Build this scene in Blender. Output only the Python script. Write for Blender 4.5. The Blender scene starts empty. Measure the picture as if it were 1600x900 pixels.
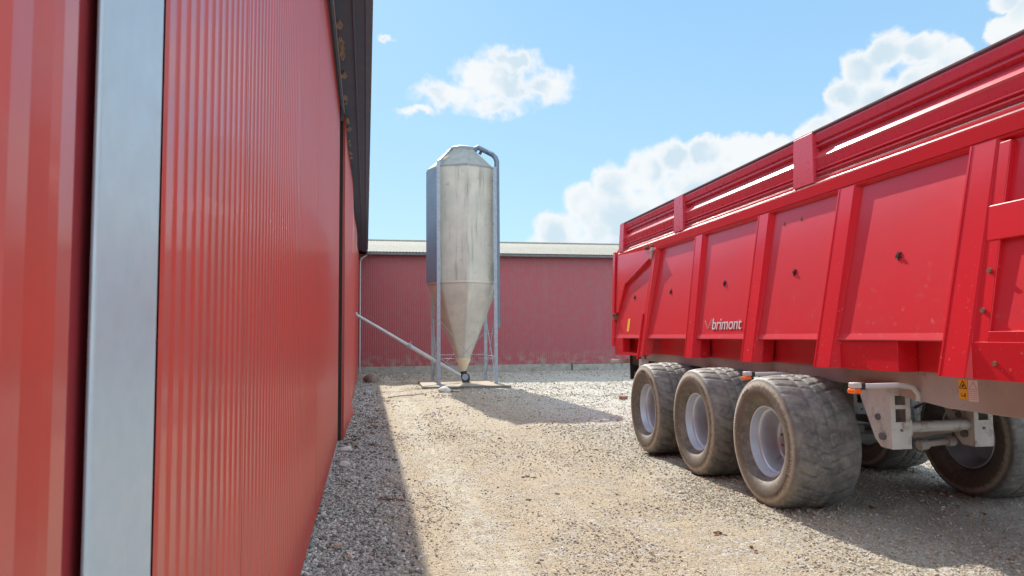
import bpy, bmesh, math, random
import numpy as np
from mathutils import Vector, Matrix
random.seed(7); rng = np.random.default_rng(11)
R = math.radians
S = bpy.context.scene
COL = S.collection

# ------------------------------------------------------------ mesh collector
class MB:
    def __init__(s): s.v = []; s.f = []
    def add(s, vs, fs):
        o = len(s.v); s.v += [tuple(p) for p in vs]; s.f += [tuple(i + o for i in f) for f in fs]; return s
    def box(s, x0, x1, y0, y1, z0, z1):
        v = [(x, y, z) for x in (x0, x1) for y in (y0, y1) for z in (z0, z1)]
        return s.add(v, [(0, 1, 3, 2), (4, 6, 7, 5), (0, 4, 5, 1), (2, 3, 7, 6), (0, 2, 6, 4), (1, 5, 7, 3)])
    def hexa(s, v):   # 8 verts: bottom 4 (loop), top 4 (loop)
        return s.add(v, [(3, 2, 1, 0), (4, 5, 6, 7), (0, 1, 5, 4), (1, 2, 6, 5), (2, 3, 7, 6), (3, 0, 4, 7)])
    def bar(s, a, b, w, h=None, up=(0, 0, 1)):
        h = h or w; a = Vector(a); b = Vector(b); d = (b - a).normalized(); up = Vector(up)
        if abs(d.dot(up)) > .98: up = Vector((1, 0, 0))
        x = d.cross(up).normalized() * w / 2; y = x.normalized().cross(d).normalized() * h / 2
        return s.hexa([a - x - y, a + x - y, a + x + y, a - x + y, b - x - y, b + x - y, b + x + y, b - x + y])
    def tube(s, pts, r, n=14, cap=True):
        pts = [Vector(p) for p in pts]; rs = r if isinstance(r, (list, tuple)) else [r] * len(pts)
        rings = []; prev = None
        for i, p in enumerate(pts):
            if i == 0: t = pts[1] - p
            elif i == len(pts) - 1: t = p - pts[i - 1]
            else: t = (pts[i + 1] - p).normalized() + (p - pts[i - 1]).normalized()
            t.normalize()
            if prev is None:
                u = t.cross(Vector((0, 0, 1)) if abs(t.z) < .9 else Vector((1, 0, 0))).normalized()
            else: u = (prev - t * prev.dot(t)).normalized()
            prev = u; w = t.cross(u)
            rings.append([p + (u * math.cos(2 * math.pi * k / n) + w * math.sin(2 * math.pi * k / n)) * rs[i] for k in range(n)])
        v = [q for g in rings for q in g]; f = []
        for i in range(len(pts) - 1):
            for k in range(n):
                k2 = (k + 1) % n; f.append((i * n + k, i * n + k2, (i + 1) * n + k2, (i + 1) * n + k))
        if cap: f.append(tuple(range(n))[::-1]); f.append(tuple((len(pts) - 1) * n + k for k in range(n)))
        return s.add(v, f)
    def extrude_profile(s, prof, fn, closed=False, caps=False):
        # prof list of (a,b); fn(list of stations) -> list of callables mapping (a,b)->xyz
        n = len(prof); v = []
        for g in fn: v += [g(a, b) for a, b in prof]
        f = []; m = n if closed else n - 1
        for i in range(len(fn) - 1):
            for k in range(m):
                k2 = (k + 1) % n; f.append((i * n + k, i * n + k2, (i + 1) * n + k2, (i + 1) * n + k))
        if caps: f.append(tuple(range(n))[::-1]); f.append(tuple((len(fn) - 1) * n + k for k in range(n)))
        return s.add(v, f)
    def prism(s, loop, off):  # loop of 3d points, extruded by vector off
        n = len(loop); off = Vector(off)
        v = [Vector(p) for p in loop] + [Vector(p) + off for p in loop]
        f = [tuple(range(n))[::-1], tuple(range(n, 2 * n))] + [(k, (k + 1) % n, (k + 1) % n + n, k + n) for k in range(n)]
        return s.add(v, f)
    def build(s, name, m, parent=None, smooth=False, bevel=0, tf=None, fix=True, angle=35):
        me = bpy.data.meshes.new(name)
        v = s.v if tf is None else [tf(p) for p in s.v]
        me.from_pydata([tuple(p) for p in v], [], s.f)
        if fix:
            bm = bmesh.new(); bm.from_mesh(me); bmesh.ops.recalc_face_normals(bm, faces=bm.faces); bm.to_mesh(me); bm.free()
        me.materials.append(m)
        o = bpy.data.objects.new(name, me); COL.objects.link(o)
        if parent: o.parent = parent
        if smooth:
            for p in me.polygons: p.use_smooth = True
            me.set_sharp_from_angle(angle=R(angle))
        if bevel:
            b = o.modifiers.new('bevel', 'BEVEL'); b.width = bevel; b.segments = 2; b.limit_method = 'ANGLE'; b.angle_limit = R(40)
        return o

def islands(mb):
    par = list(range(len(mb.v)))
    def find(i):
        while par[i] != i: par[i] = par[par[i]]; i = par[i]
        return i
    for f in mb.f:
        for k in f[1:]: par[find(k)] = find(f[0])
    groups = {}
    for f in mb.f: groups.setdefault(find(f[0]), []).append(f)
    out = []
    for fs in groups.values():
        ids = sorted({i for f in fs for i in f}); mp = {i: k for k, i in enumerate(ids)}
        q = MB(); q.add([mb.v[i] for i in ids], [tuple(mp[i] for i in f) for f in fs]); out.append(q)
    return out
def tag(o, label=None, cat=None, group=None, kind=None):
    if label: o['label'] = label
    if cat: o['category'] = cat
    if group: o['group'] = group
    if kind: o['kind'] = kind
    return o
def empty(name, loc, rz=0, label=None, cat=None, group=None):
    o = bpy.data.objects.new(name, None); COL.objects.link(o); o.location = loc; o.rotation_euler = (0, 0, rz)
    o.empty_display_size = .2
    return tag(o, label, cat, group)

# ------------------------------------------------------------ materials
def newmat(name):
    m = bpy.data.materials.new(name); m.use_nodes = True
    nt = m.node_tree; return m, nt, nt.nodes['Principled BSDF']
def N(nt, t, **k):
    n = nt.nodes.new(t)
    for a, b in k.items():
        if a == 'inp':
            for i, x in b.items(): n.inputs[i].default_value = x
        else: setattr(n, a, b)
    return n
def mixc(nt, a, b, fac):
    n = N(nt, 'ShaderNodeMix', data_type='RGBA')
    for sock, x in ((n.inputs[0], fac), (n.inputs[6], a), (n.inputs[7], b)):
        if hasattr(x, 'is_linked') or hasattr(x, 'links'): nt.links.new(x, sock)
        elif isinstance(x, (int, float)): sock.default_value = x
        else: sock.default_value = (*x, 1) if len(x) == 3 else x
    return n.outputs[2]
def noise(nt, vec, scale, detail=4, rough=.55, sc=None):
    if sc:
        mp = N(nt, 'ShaderNodeMapping'); mp.inputs['Scale'].default_value = sc; nt.links.new(vec, mp.inputs[0]); vec = mp.outputs[0]
    n = N(nt, 'ShaderNodeTexNoise', inp={'Scale': scale, 'Detail': detail, 'Roughness': rough}); nt.links.new(vec, n.inputs['Vector']); return n.outputs['Fac']
def ramp(nt, x, a, b, lo=0., hi=1.):
    n = N(nt, 'ShaderNodeMapRange', inp={1: a, 2: b, 3: lo, 4: hi}); n.interpolation_type = 'SMOOTHSTEP'
    nt.links.new(x, n.inputs[0]); return n.outputs[0]
def math_(nt, op, a, b=None):
    n = N(nt, 'ShaderNodeMath', operation=op)
    for i, x in enumerate((a, b)):
        if x is None: continue
        if isinstance(x, (int, float)): n.inputs[i].default_value = x
        else: nt.links.new(x, n.inputs[i])
    return n.outputs[0]
def coords(nt, kind='Object'): return N(nt, 'ShaderNodeTexCoord').outputs[kind]
def bump(nt, p, h, strength=.3, dist=.01):
    b = N(nt, 'ShaderNodeBump', inp={'Strength': strength, 'Distance': dist}); nt.links.new(h, b.inputs['Height']); nt.links.new(b.outputs[0], p.inputs['Normal'])

def surf(name, c1, c2, rough=.5, metal=0., scale=3., dirt=None, dirt_amt=(.55, .75), dirt_scale=9., coat=0., bumps=.15, bscale=60, bdist=.003,
         streak=None, zdirt=None, spec=.5):
    m, nt, p = newmat(name); o = coords(nt)
    c = mixc(nt, c1, c2, ramp(nt, noise(nt, o, scale, 5, .6), .3, .7))
    if streak:
        s_ = ramp(nt, noise(nt, o, streak[1], 4, .6, (1, 1, .08)), .5, .8)
        c = mixc(nt, c, streak[0], math_(nt, 'MULTIPLY', s_, streak[2]))
    r = rough
    if dirt:
        d = ramp(nt, noise(nt, o, dirt_scale, 8, .7), dirt_amt[0], dirt_amt[1])
        if zdirt:
            sep = N(nt, 'ShaderNodeSeparateXYZ'); nt.links.new(o, sep.inputs[0])
            d = math_(nt, 'MULTIPLY', d, ramp(nt, sep.outputs[2], zdirt[0], zdirt[1], 1., zdirt[2] if len(zdirt) > 2 else 0.))
        c = mixc(nt, c, dirt, d)
        rr = N(nt, 'ShaderNodeMapRange', inp={3: rough, 4: .9}); nt.links.new(d, rr.inputs[0]); nt.links.new(rr.outputs[0], p.inputs['Roughness'])
    else:
        rn = noise(nt, o, 14, 4); rr = N(nt, 'ShaderNodeMapRange', inp={1: .3, 2: .7, 3: max(0, rough - (.015 if coat else .07)), 4: min(1, rough + (.015 if coat else .07))})
        nt.links.new(rn, rr.inputs[0]); nt.links.new(rr.outputs[0], p.inputs['Roughness'])
    nt.links.new(c, p.inputs['Base Color'])
    p.inputs['Metallic'].default_value = metal; p.inputs['Coat Weight'].default_value = coat; p.inputs['Coat Roughness'].default_value = .12
    p.inputs['Specular IOR Level'].default_value = spec
    if bumps: bump(nt, p, noise(nt, o, bscale, 3), bumps, bdist)
    return m

M = {}
M['barn_red'] = surf('barn_red', (.49, .054, .036), (.44, .060, .042), .42, coat=.4, dirt=(.34, .26, .20), dirt_amt=(.50, .80), dirt_scale=7, zdirt=(.05, .75, .12), bumps=.1, bscale=2.5, bdist=.02,
                     streak=((.33, .06, .05), 2.2, .4))
M['back_red'] = surf('back_red', (.34, .060, .070), (.30, .075, .085), .42, dirt=(.30, .26, .2), dirt_amt=(.42, .7), dirt_scale=3, zdirt=(.3, 1.1, .08), bumps=.12, bscale=2, bdist=.02,
                     streak=((.30, .10, .10), 1.6, .5))
M['flash_red'] = surf('flash_red', (.30, .015, .018), (.27, .02, .022), .35, bumps=.05)
M['strip_red'] = surf('strip_red', (.30, .030, .035), (.27, .035, .04), .4, bumps=.05)
M['galv'] = surf('galv', (.40, .42, .43), (.48, .50, .50), .45, metal=.3, scale=18, bumps=.08, bscale=90)
M['galv_old'] = surf('galv_old', (.24, .28, .32), (.32, .36, .39), .5, metal=.2, scale=9, bumps=.1)
M['post_steel'] = surf('post_steel', (.42, .51, .55), (.45, .53, .56), .38, metal=.25, scale=25, bumps=.08, bscale=120)
M['gap_shade'] = surf('gap_shade', (.02, .018, .016), (.03, .025, .02), .8)  # near-black colour for the shade at the door gap
M['soffit'] = surf('soffit', (.08, .16, .25), (.10, .18, .27), .7, dirt=(.15, .17, .18), dirt_amt=(.56, .78), dirt_scale=2)
M['foam'] = surf('foam', (.30, .31, .28), (.2, .21, .2), .9, scale=14, bumps=.6, bscale=30, bdist=.02)
M['fibre'] = surf('fibre', (.23, .22, .185), (.29, .28, .24), .95, spec=.1, scale=4, dirt=(.24, .22, .17), dirt_amt=(.5, .8), dirt_scale=8, bumps=.3, bscale=40)
M['concrete'] = surf('concrete', (.36, .34, .29), (.28, .26, .22), .9, scale=5, dirt=(.13, .14, .10), dirt_amt=(.5, .75), dirt_scale=4, bumps=.5, bscale=35, bdist=.01)
M['wood'] = surf('wood', (.42, .31, .2), (.34, .25, .16), .85, scale=7, dirt=(.16, .12, .08), dirt_amt=(.5, .7), bumps=.4)
M['plank_dark'] = surf('plank_dark', (.13, .13, .12), (.2, .19, .17), .85, scale=8, bumps=.4)
M['silo'] = surf('silo', (.53, .49, .40), (.43, .41, .34), .55, scale=1.6, dirt=(.22, .215, .18), dirt_amt=(.55, .80), dirt_scale=3.5,
                 streak=((.20, .20, .17), 6, .95), bumps=.15, bscale=25, bdist=.006)
M['silo_shade'] = surf('silo_shade', (.17, .22, .28), (.21, .26, .31), .55, metal=.1, scale=2, streak=((.12, .14, .16), 5, .5), bumps=.05)  # darker blue grey carries the shade of the silo's left facet
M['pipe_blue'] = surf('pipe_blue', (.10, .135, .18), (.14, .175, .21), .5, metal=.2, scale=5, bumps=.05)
M['silo_roof'] = surf('silo_roof', (.30, .30, .27), (.24, .25, .23), .75, scale=3, dirt=(.16, .16, .14), dirt_amt=(.5, .8), spec=.15)
M['silo_cone'] = surf('silo_cone', (.56, .53, .45), (.46, .44, .38), .5, scale=2, dirt=(.33, .31, .25), dirt_amt=(.52, .8), dirt_scale=3,
                 streak=((.36, .36, .31), 4, .5), bumps=.1, bscale=25, bdist=.006)
M['hopper_boot'] = surf('hopper_boot', (.66, .54, .36), (.56, .47, .32), .5, scale=6)
M['seam'] = surf('seam', (.40, .39, .34), (.3, .3, .27), .5, metal=.2)
M['black'] = surf('black', (.02, .02, .02), (.03, .03, .03), .6)
M['trailer_red'] = surf('trailer_red', (.68, .014, .026), (.62, .016, .028), .24, scale=1.2, dirt=(.50, .24, .18), dirt_amt=(.61, .72), dirt_scale=24,
                        zdirt=(1.5, 2.5, .05), coat=.35, bumps=.05, bscale=3, bdist=.02)
M['panel_red'] = surf('panel_red', (.66, .020, .032), (.60, .028, .042), .30, scale=.9, dirt=(.42, .16, .14), dirt_amt=(.56, .85), dirt_scale=12,
                        zdirt=(1.6, 2.5, .12), coat=.25, bumps=.10, bscale=1.6, bdist=.03)
M['ext_red'] = surf('ext_red', (.68, .055, .085), (.62, .06, .085), .28, scale=2, coat=.25, bumps=0)
M['roll'] = surf('roll', (.10, .05, .06), (.14, .08, .08), .95, spec=.05)
M['inside'] = surf('inside', (.2, .02, .02), (.12, .03, .02), .6)
M['bevel_glint'] = surf('bevel_glint', (.62, .42, .42), (.7, .55, .55), .22, metal=.5, scale=5, bumps=.02)  # pale colour carries the sun highlight along the rail edges
M['chassis'] = surf('chassis', (.36, .33, .30), (.42, .39, .36), .45, scale=3, dirt=(.24, .2, .16), dirt_amt=(.5, .8), dirt_scale=6, bumps=.1)
M['bracket'] = surf('bracket', (.50, .49, .45), (.58, .57, .53), .45, scale=6, dirt=(.25, .21, .17), dirt_amt=(.5, .75), dirt_scale=9)
M['axle'] = surf('axle', (.10, .10, .095), (.16, .15, .14), .6, scale=7)
M['rim'] = surf('rim', (.60, .66, .76), (.54, .60, .68), .30, metal=.35, scale=5, dirt=(.36, .32, .27), dirt_amt=(.6, .85), dirt_scale=7, bumps=.03)
M['hub'] = surf('hub', (.30, .29, .28), (.2, .2, .2), .5, metal=.3)
M['orange_lens'] = surf('orange_lens', (.9, .16, .01), (.85, .13, .01), .2, coat=.5, bumps=0)
M['lamp_body'] = surf('lamp_body', (.6, .6, .57), (.5, .5, .48), .4)
M['yellow'] = surf('yellow', (.80, .42, .02), (.78, .40, .02), .5, bumps=0)
M['white_sticker'] = surf('white_sticker', (.74, .62, .62), (.72, .6, .6), .5, bumps=0)
M['ink'] = surf('ink', (.06, .03, .01), (.06, .03, .01), .6, bumps=0)
M['ink_pale'] = surf('ink_pale', (.45, .32, .34), (.45, .32, .34), .6, bumps=0)
M['letter'] = surf('letter', (.66, .58, .60), (.5, .40, .42), .5, scale=30, bumps=0)
M['letter_faint'] = surf('letter_faint', (.58, .16, .18), (.5, .06, .08), .5, scale=40, bumps=0)
M['rust'] = surf('rust', (.25, .12, .07), (.16, .08, .05), .8, scale=40)

def tyre_mat():
    m, nt, p = newmat('tyre_rubber'); o = coords(nt)
    sep = N(nt, 'ShaderNodeSeparateXYZ'); nt.links.new(o, sep.inputs[0])
    rr = math_(nt, 'SQRT', math_(nt, 'ADD', math_(nt, 'POWER', sep.outputs[1], 2), math_(nt, 'POWER', sep.outputs[2], 2)))
    n1 = noise(nt, o, 5, 8, .7); n2 = noise(nt, o, 26, 6, .7)
    base = mixc(nt, (.095, .093, .09), (.22, .205, .175), ramp(nt, n1, .35, .7))
    # dust: thick on the shoulder and the inner bead ring, thin between
    e1 = ramp(nt, math_(nt, 'ADD', rr, math_(nt, 'MULTIPLY', n2, .06)), .555, .605)
    e2 = ramp(nt, math_(nt, 'ADD', rr, math_(nt, 'MULTIPLY', n1, .05)), .425, .455, 1, 0)
    side = math_(nt, 'MAXIMUM', e1, e2)
    base = mixc(nt, base, (.13, .105, .08), math_(nt, 'MULTIPLY', ramp(nt, math_(nt, 'ABSOLUTE', sep.outputs[0]), .325, .345), .9))
    ax = ramp(nt, math_(nt, 'ABSOLUTE', sep.outputs[0]), .325, .35)
    d = math_(nt, 'MULTIPLY', side, ax)
    d = math_(nt, 'MULTIPLY', d, ramp(nt, n2, .3, .6, .55, 1.))
    c = mixc(nt, base, (.58, .53, .43), d)
    d2 = math_(nt, 'MULTIPLY', ramp(nt, n2, .50, .68, 0, .55), 1.)
    c = mixc(nt, c, (.30, .25, .19), d2)
    nt.links.new(c, p.inputs['Base Color']); p.inputs['Roughness'].default_value = .62
    h = math_(nt, 'ADD', n2, noise(nt, o, 110, 3))
    bump(nt, p, h, .45, .008)
    return m
M['tyre'] = tyre_mat()

# ground material
def ground_mat():
    m, nt, p = newmat('gravel_ground'); o = coords(nt)
    sep = N(nt, 'ShaderNodeSeparateXYZ'); nt.links.new(o, sep.inputs[0])
    vor = N(nt, 'ShaderNodeTexVoronoi', inp={'Scale': 42., 'Randomness': 1.}); nt.links.new(o, vor.inputs['Vector'])
    vor2 = N(nt, 'ShaderNodeTexVoronoi', inp={'Scale': 95., 'Randomness': 1.}); nt.links.new(o, vor2.inputs['Vector'])
    sc = N(nt, 'ShaderNodeSeparateColor'); nt.links.new(vor.outputs['Color'], sc.inputs[0])
    sc2 = N(nt, 'ShaderNodeSeparateColor'); nt.links.new(vor2.outputs['Color'], sc2.inputs[0])
    big = noise(nt, o, .55, 5, .6); mid = noise(nt, o, 2.3, 6, .65); ruts = noise(nt, o, 1.6, 6, .6, (2.2, .22, 1))
    sand = mixc(nt, (.39, .325, .225), (.29, .245, .175), ramp(nt, mid, .35, .7))
    sand = mixc(nt, sand, (.42, .385, .30), ramp(nt, ruts, .52, .68, 0, .6))
    tr_ = math_(nt, 'SUBTRACT', 1., math_(nt, 'ABSOLUTE', math_(nt, 'MULTIPLY', math_(nt, 'SUBTRACT', math_(nt, 'ADD', sep.outputs[0], math_(nt, 'MULTIPLY', math_(nt, 'SUBTRACT', mid, .5), .5)), .95), 2.6)))
    sand = mixc(nt, sand, (.46, .43, .335), math_(nt, 'MULTIPLY', ramp(nt, tr_, 0, .7), ramp(nt, noise(nt, o, 5, 5, .65, (1.6, .5, 1)), .38, .6, 0, .9)))
    stone = mixc(nt, (.27, .26, .24), (.58, .56, .50), sc.outputs[0])
    stone2 = mixc(nt, (.25, .24, .22), (.55, .52, .46), sc2.outputs[1])
    stone = mixc(nt, stone, stone2, .5)
    # more stone near the barn wall, right of the yard and in patches
    e = math_(nt, 'ADD', sep.outputs[0], math_(nt, 'MULTIPLY', math_(nt, 'SUBTRACT', big, .5), 1.6))
    near = ramp(nt, e, .12, .5, 1, 0)
    right = ramp(nt, e, 2.6, 5.0)
    patch = ramp(nt, mid, .45, .75)
    amt = math_(nt, 'MAXIMUM', math_(nt, 'MAXIMUM', near, math_(nt, 'MULTIPLY', right, .75)), math_(nt, 'MULTIPLY', patch, .6))
    cellsel = ramp(nt, math_(nt, 'SUBTRACT', amt, sc.outputs[1]), -.25, .1)
    c = mixc(nt, sand, stone, cellsel)
    c = mixc(nt, c, (.15, .13, .10), ramp(nt, noise(nt, o, 120, 3, .7), .48, .68, 0, .55))
    c = mixc(nt, c, (.60, .57, .49), ramp(nt, noise(nt, o, 75, 3, .7), .58, .70, 0, .5))
    dark = ramp(nt, noise(nt, o, 7, 7, .7), .62, .76, 0, .4)
    c = mixc(nt, c, (.14, .11, .08), dark)
    nt.links.new(c, p.inputs['Base Color']); p.inputs['Roughness'].default_value = .95; p.inputs['Specular IOR Level'].default_value = .2
    dist = math_(nt, 'SUBTRACT', 1., vor.outputs['Distance'])
    h = math_(nt, 'ADD', math_(nt, 'MULTIPLY', dist, .9), math_(nt, 'MULTIPLY', noise(nt, o, 60, 6, .7), .9))
    h = math_(nt, 'ADD', h, math_(nt, 'MULTIPLY', vor2.outputs['Distance'], -.5))
    bump(nt, p, h, .8, .012)
    return m
M['ground'] = ground_mat()
def pebble_mat(name, stops):
    m, nt, p = newmat(name); g = N(nt, 'ShaderNodeNewGeometry')
    cr = N(nt, 'ShaderNodeValToRGB'); nt.links.new(g.outputs['Random Per Island'], cr.inputs[0])
    el = cr.color_ramp.elements
    while len(el) < len(stops): el.new(.5)
    for e, (pos, c) in zip(el, stops): e.position = pos; e.color = (*c, 1)
    nz = noise(nt, coords(nt), 55, 4)
    c = mixc(nt, cr.outputs[0], (.33, .29, .23), ramp(nt, nz, .5, .75, 0, .5))
    nt.links.new(c, p.inputs['Base Color']); p.inputs['Roughness'].default_value = .85; p.inputs['Specular IOR Level'].default_value = .3
    return m
M['pebble'] = pebble_mat('pebble', [(0, (.20, .175, .14)), (.2, (.33, .28, .21)), (.5, (.43, .36, .26)), (.8, (.50, .43, .32)), (.95, (.62, .59, .52)), (1, (.40, .26, .18))])
M['pebble_grey'] = pebble_mat('pebble_grey', [(0, (.07, .07, .06)), (.3, (.22, .22, .19)), (.6, (.36, .355, .31)), (.85, (.50, .49, .44)), (.95, (.66, .64, .59)), (1, (.40, .26, .18))])
M['litter'] = pebble_mat('litter', [(0, (.05, .03, .02)), (.5, (.12, .06, .035)), (.8, (.22, .10, .06)), (1, (.09, .08, .04))])

# ------------------------------------------------------------ ground
_tab = rng.random((256, 256))
def vnoise(x, y):
    xi = np.floor(x).astype(int); yi = np.floor(y).astype(int); fx = x - xi; fy = y - yi
    fx = fx * fx * (3 - 2 * fx); fy = fy * fy * (3 - 2 * fy)
    g = lambda a, b: _tab[a & 255, b & 255]
    return (g(xi, yi) * (1 - fx) + g(xi + 1, yi) * fx) * (1 - fy) + (g(xi, yi + 1) * (1 - fx) + g(xi + 1, yi + 1) * fx) * fy - .5
def gh(x, y):
    x = np.asarray(x, float); y = np.asarray(y, float)
    h = .035 * vnoise(x * .5, y * .5) + .022 * vnoise(x * 1.7 + 9, y * 1.1) + .013 * vnoise(x * 5 + 3, y * 4 + 7) + .013 * vnoise(x * 11, y * 9) + .009 * vnoise(x * 29, y * 24)
    # wheel ruts along the yard
    for cx in (1.05, 2.75):
        d = (x - cx - .12 * np.sin(y * .25)) / .30
        h += -.022 * np.exp(-d * d) + .014 * np.exp(-((np.abs(d) - 1.5) / .5) ** 2)
        h += .006 * np.exp(-d * d) * np.sin(y * 26)
    d = (x - .86 - .05 * np.sin(y * .6)) / .20
    bars = np.clip(np.sin(y * 21 + 5 * np.abs(x - .86) + 3 * vnoise(x * 2, y * .7)) * 1.6, -1, 1)
    h += .011 * np.exp(-d ** 4) * bars * (.5 + vnoise(x * 3 + 40, y * .9) * 1.2) + .010 * np.exp(-((x - .58) / .08) ** 2) * (.6 + vnoise(x, y * 3))
    near = (x > -30) & (x < 60) & (y > -30) & (y < 60)
    return np.where(near, h, 0.) - .004
def axis(a, b, step, lo, hi):
    c = list(np.arange(a, b + 1e-6, step)); s = step; v = a; left = []
    while v > lo: s *= 1.22; v -= s; left.append(v)
    s = step; v = c[-1]; right = []
    while v < hi: s *= 1.22; v += s; right.append(v)
    return np.array(left[::-1] + c + right)
xs = axis(-.6, 7.2, .045, -300, 300); ys = axis(3.2, 16, .06, -300, 400)
X, Y = np.meshgrid(xs, ys, indexing='xy'); Z = gh(X, Y)
V = np.stack([X, Y, Z], -1).reshape(-1, 3).astype(np.float32)
nx, ny = len(xs), len(ys)
i, j = np.meshgrid(np.arange(nx - 1), np.arange(ny - 1), indexing='xy'); a = (j * nx + i).ravel()
Fq = np.stack([a, a + 1, a + nx + 1, a + nx], 1).astype(np.int32)
def np_mesh(name, V, Fc, mat, smooth=True):
    me = bpy.data.meshes.new(name); k = Fc.shape[1]
    me.vertices.add(len(V)); me.vertices.foreach_set('co', V.astype(np.float32).ravel())
    me.loops.add(Fc.size); me.loops.foreach_set('vertex_index', Fc.astype(np.int32).ravel())
    me.polygons.add(len(Fc)); me.polygons.foreach_set('loop_start', np.arange(0, Fc.size, k, dtype=np.int32))
    me.polygons.foreach_set('use_smooth', np.full(len(Fc), smooth))
    me.update(calc_edges=True); me.validate(); me.materials.append(mat)
    o = bpy.data.objects.new(name, me); COL.objects.link(o); return o
tag(np_mesh('ground', V, Fq, M['ground']), kind='structure')

# icosahedron pebbles
t = (1 + 5 ** .5) / 2
ICO = np.array([(-1, t, 0), (1, t, 0), (-1, -t, 0), (1, -t, 0), (0, -1, t), (0, 1, t), (0, -1, -t), (0, 1, -t), (t, 0, -1), (t, 0, 1), (-t, 0, -1), (-t, 0, 1)]) / math.hypot(1, t)
ICF = np.array([(0, 11, 5), (0, 5, 1), (0, 1, 7), (0, 7, 10), (0, 10, 11), (1, 5, 9), (5, 11, 4), (11, 10, 2), (10, 7, 6), (7, 1, 8), (3, 9, 4), (3, 4, 2), (3, 2, 6), (3, 6, 8), (3, 8, 9), (4, 9, 5), (2, 4, 11), (6, 2, 10), (8, 6, 7), (9, 8, 1)])
def scatter(name, pts, size, mat, flat=(.45, .8), smooth=False, sink=.25, elong=(.65, 1.)):
    n = len(pts); sz = size[:, None] * np.stack([np.ones(n), rng.uniform(*elong, n), rng.uniform(*flat, n)], 1)
    v = ICO[None] * (1 + rng.uniform(-.22, .22, (n, 12, 1)))
    v = v * sz[:, None, :]
    a = rng.uniform(0, 6.28, n); ca, sa = np.cos(a)[:, None], np.sin(a)[:, None]
    tl = rng.normal(0, .25, n)[:, None]
    z = v[..., 2] + v[..., 0] * tl
    x = v[..., 0] * ca - v[..., 1] * sa; y = v[..., 0] * sa + v[..., 1] * ca
    base = gh(pts[:, 0], pts[:, 1])
    z = z + (base + sz[:, 2] * (1 - 2 * sink))[:, None]
    P = np.stack([x + pts[:, :1], y + pts[:, 1:2], z], -1).reshape(-1, 3)
    Fc = (ICF[None] + (np.arange(n) * 12)[:, None, None]).reshape(-1, 3)
    return np_mesh(name, P, Fc, mat, smooth)
def region(n, x0, x1, y0, y1): return np.stack([rng.uniform(x0, x1, n), rng.uniform(y0, y1, n)], 1)
def sizes(n, lo, hi): return lo * (hi / lo) ** (rng.random(n) ** 2.2)
P_, S_ = [], []
for (n, x0, x1, y0, y1, lo, hi) in ((34000, .2, 5.5, 3.6, 8, .004, .014), (26000, .2, 9.5, 6.5, 13, .005, .017), (14000, .2, 11, 12, 20, .008, .024), (11000, 0, 12, 19, 33, .013, .035), (160, .5, 9, 4, 20, .02, .034), (16000, 3.5, 9, 2.8, 8, .005, .017)):
    p = region(n, x0, x1, y0, y1)
    keep = (1.9 * vnoise(p[:, 0] * 1.5 + 5, p[:, 1] * .9) + .42 + .5 * (p[:, 0] > 3.2) - .45 * np.exp(-((p[:, 0] - .95) / .3) ** 2)) > rng.random(n) * .95
    P_.append(p[keep]); S_.append(sizes(keep.sum(), lo, hi))
for (n, x0, x1, y0, y1, lo, hi) in ((42000, .15, 6.5, 3.8, 7.5, .0022, .0065), (26000, .15, 8, 7.5, 13, .0035, .009), (12000, .15, 10, 13, 24, .006, .014)):
    p = region(n, x0, x1, y0, y1); P_.append(p); S_.append(sizes(n, lo, hi))
tag(scatter('loose_gravel', np.concatenate(P_), np.concatenate(S_), M['pebble']), 'loose sandy gravel scattered over the sunlit yard', 'gravel', kind='stuff')
P_, S_ = [], []
for (n, x0, x1, y0, y1, lo, hi) in ((19000, -.45, .42, 4.6, 8.5, .005, .022), (11000, -.42, .42, 8, 16, .007, .026), (8000, -.36, .42, 15, 33, .011, .036), (6000, .3, 12, 28, 33, .014, .045)):
    p = region(n, x0, x1, y0, y1)
    keep = rng.random(n) < np.clip(1.25 - (p[:, 0] + .45) * 1.25 + (p[:, 1] > 27) * 1.5, .25, 1)
    P_.append(p[keep]); S_.append(sizes(keep.sum(), lo, hi))
tag(scatter('coarse_gravel', np.concatenate(P_), np.concatenate(S_), M['pebble_grey']), 'coarse grey pebbles along the foot of the barn walls', 'gravel', kind='stuff')
# litter clumps
P_, S_ = [], []
for k in range(110):
    c = np.array([rng.uniform(.5, 8.5), rng.uniform(5, 23)]); m_ = rng.integers(2, 9)
    P_.append(c + rng.normal(0, .025, (m_, 2))); S_.append(rng.uniform(.010, .03, m_))
for k in range(34):
    c = np.array([rng.uniform(-.25, .18), rng.uniform(11, 16)]) if k < 24 else np.array([rng.uniform(-.3, .4), rng.uniform(5.5, 22)]); m_ = rng.integers(4, 12)
    P_.append(c + rng.normal(0, .07, (m_, 2))); S_.append(rng.uniform(.015, .045, m_))
tag(scatter('dead_leaf_litter', np.concatenate(P_), np.concatenate(S_), M['litter'], flat=(.15, .4), sink=0), 'brown dead leaf and straw crumbs lying on the gravel', 'litter', kind='stuff')

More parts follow.
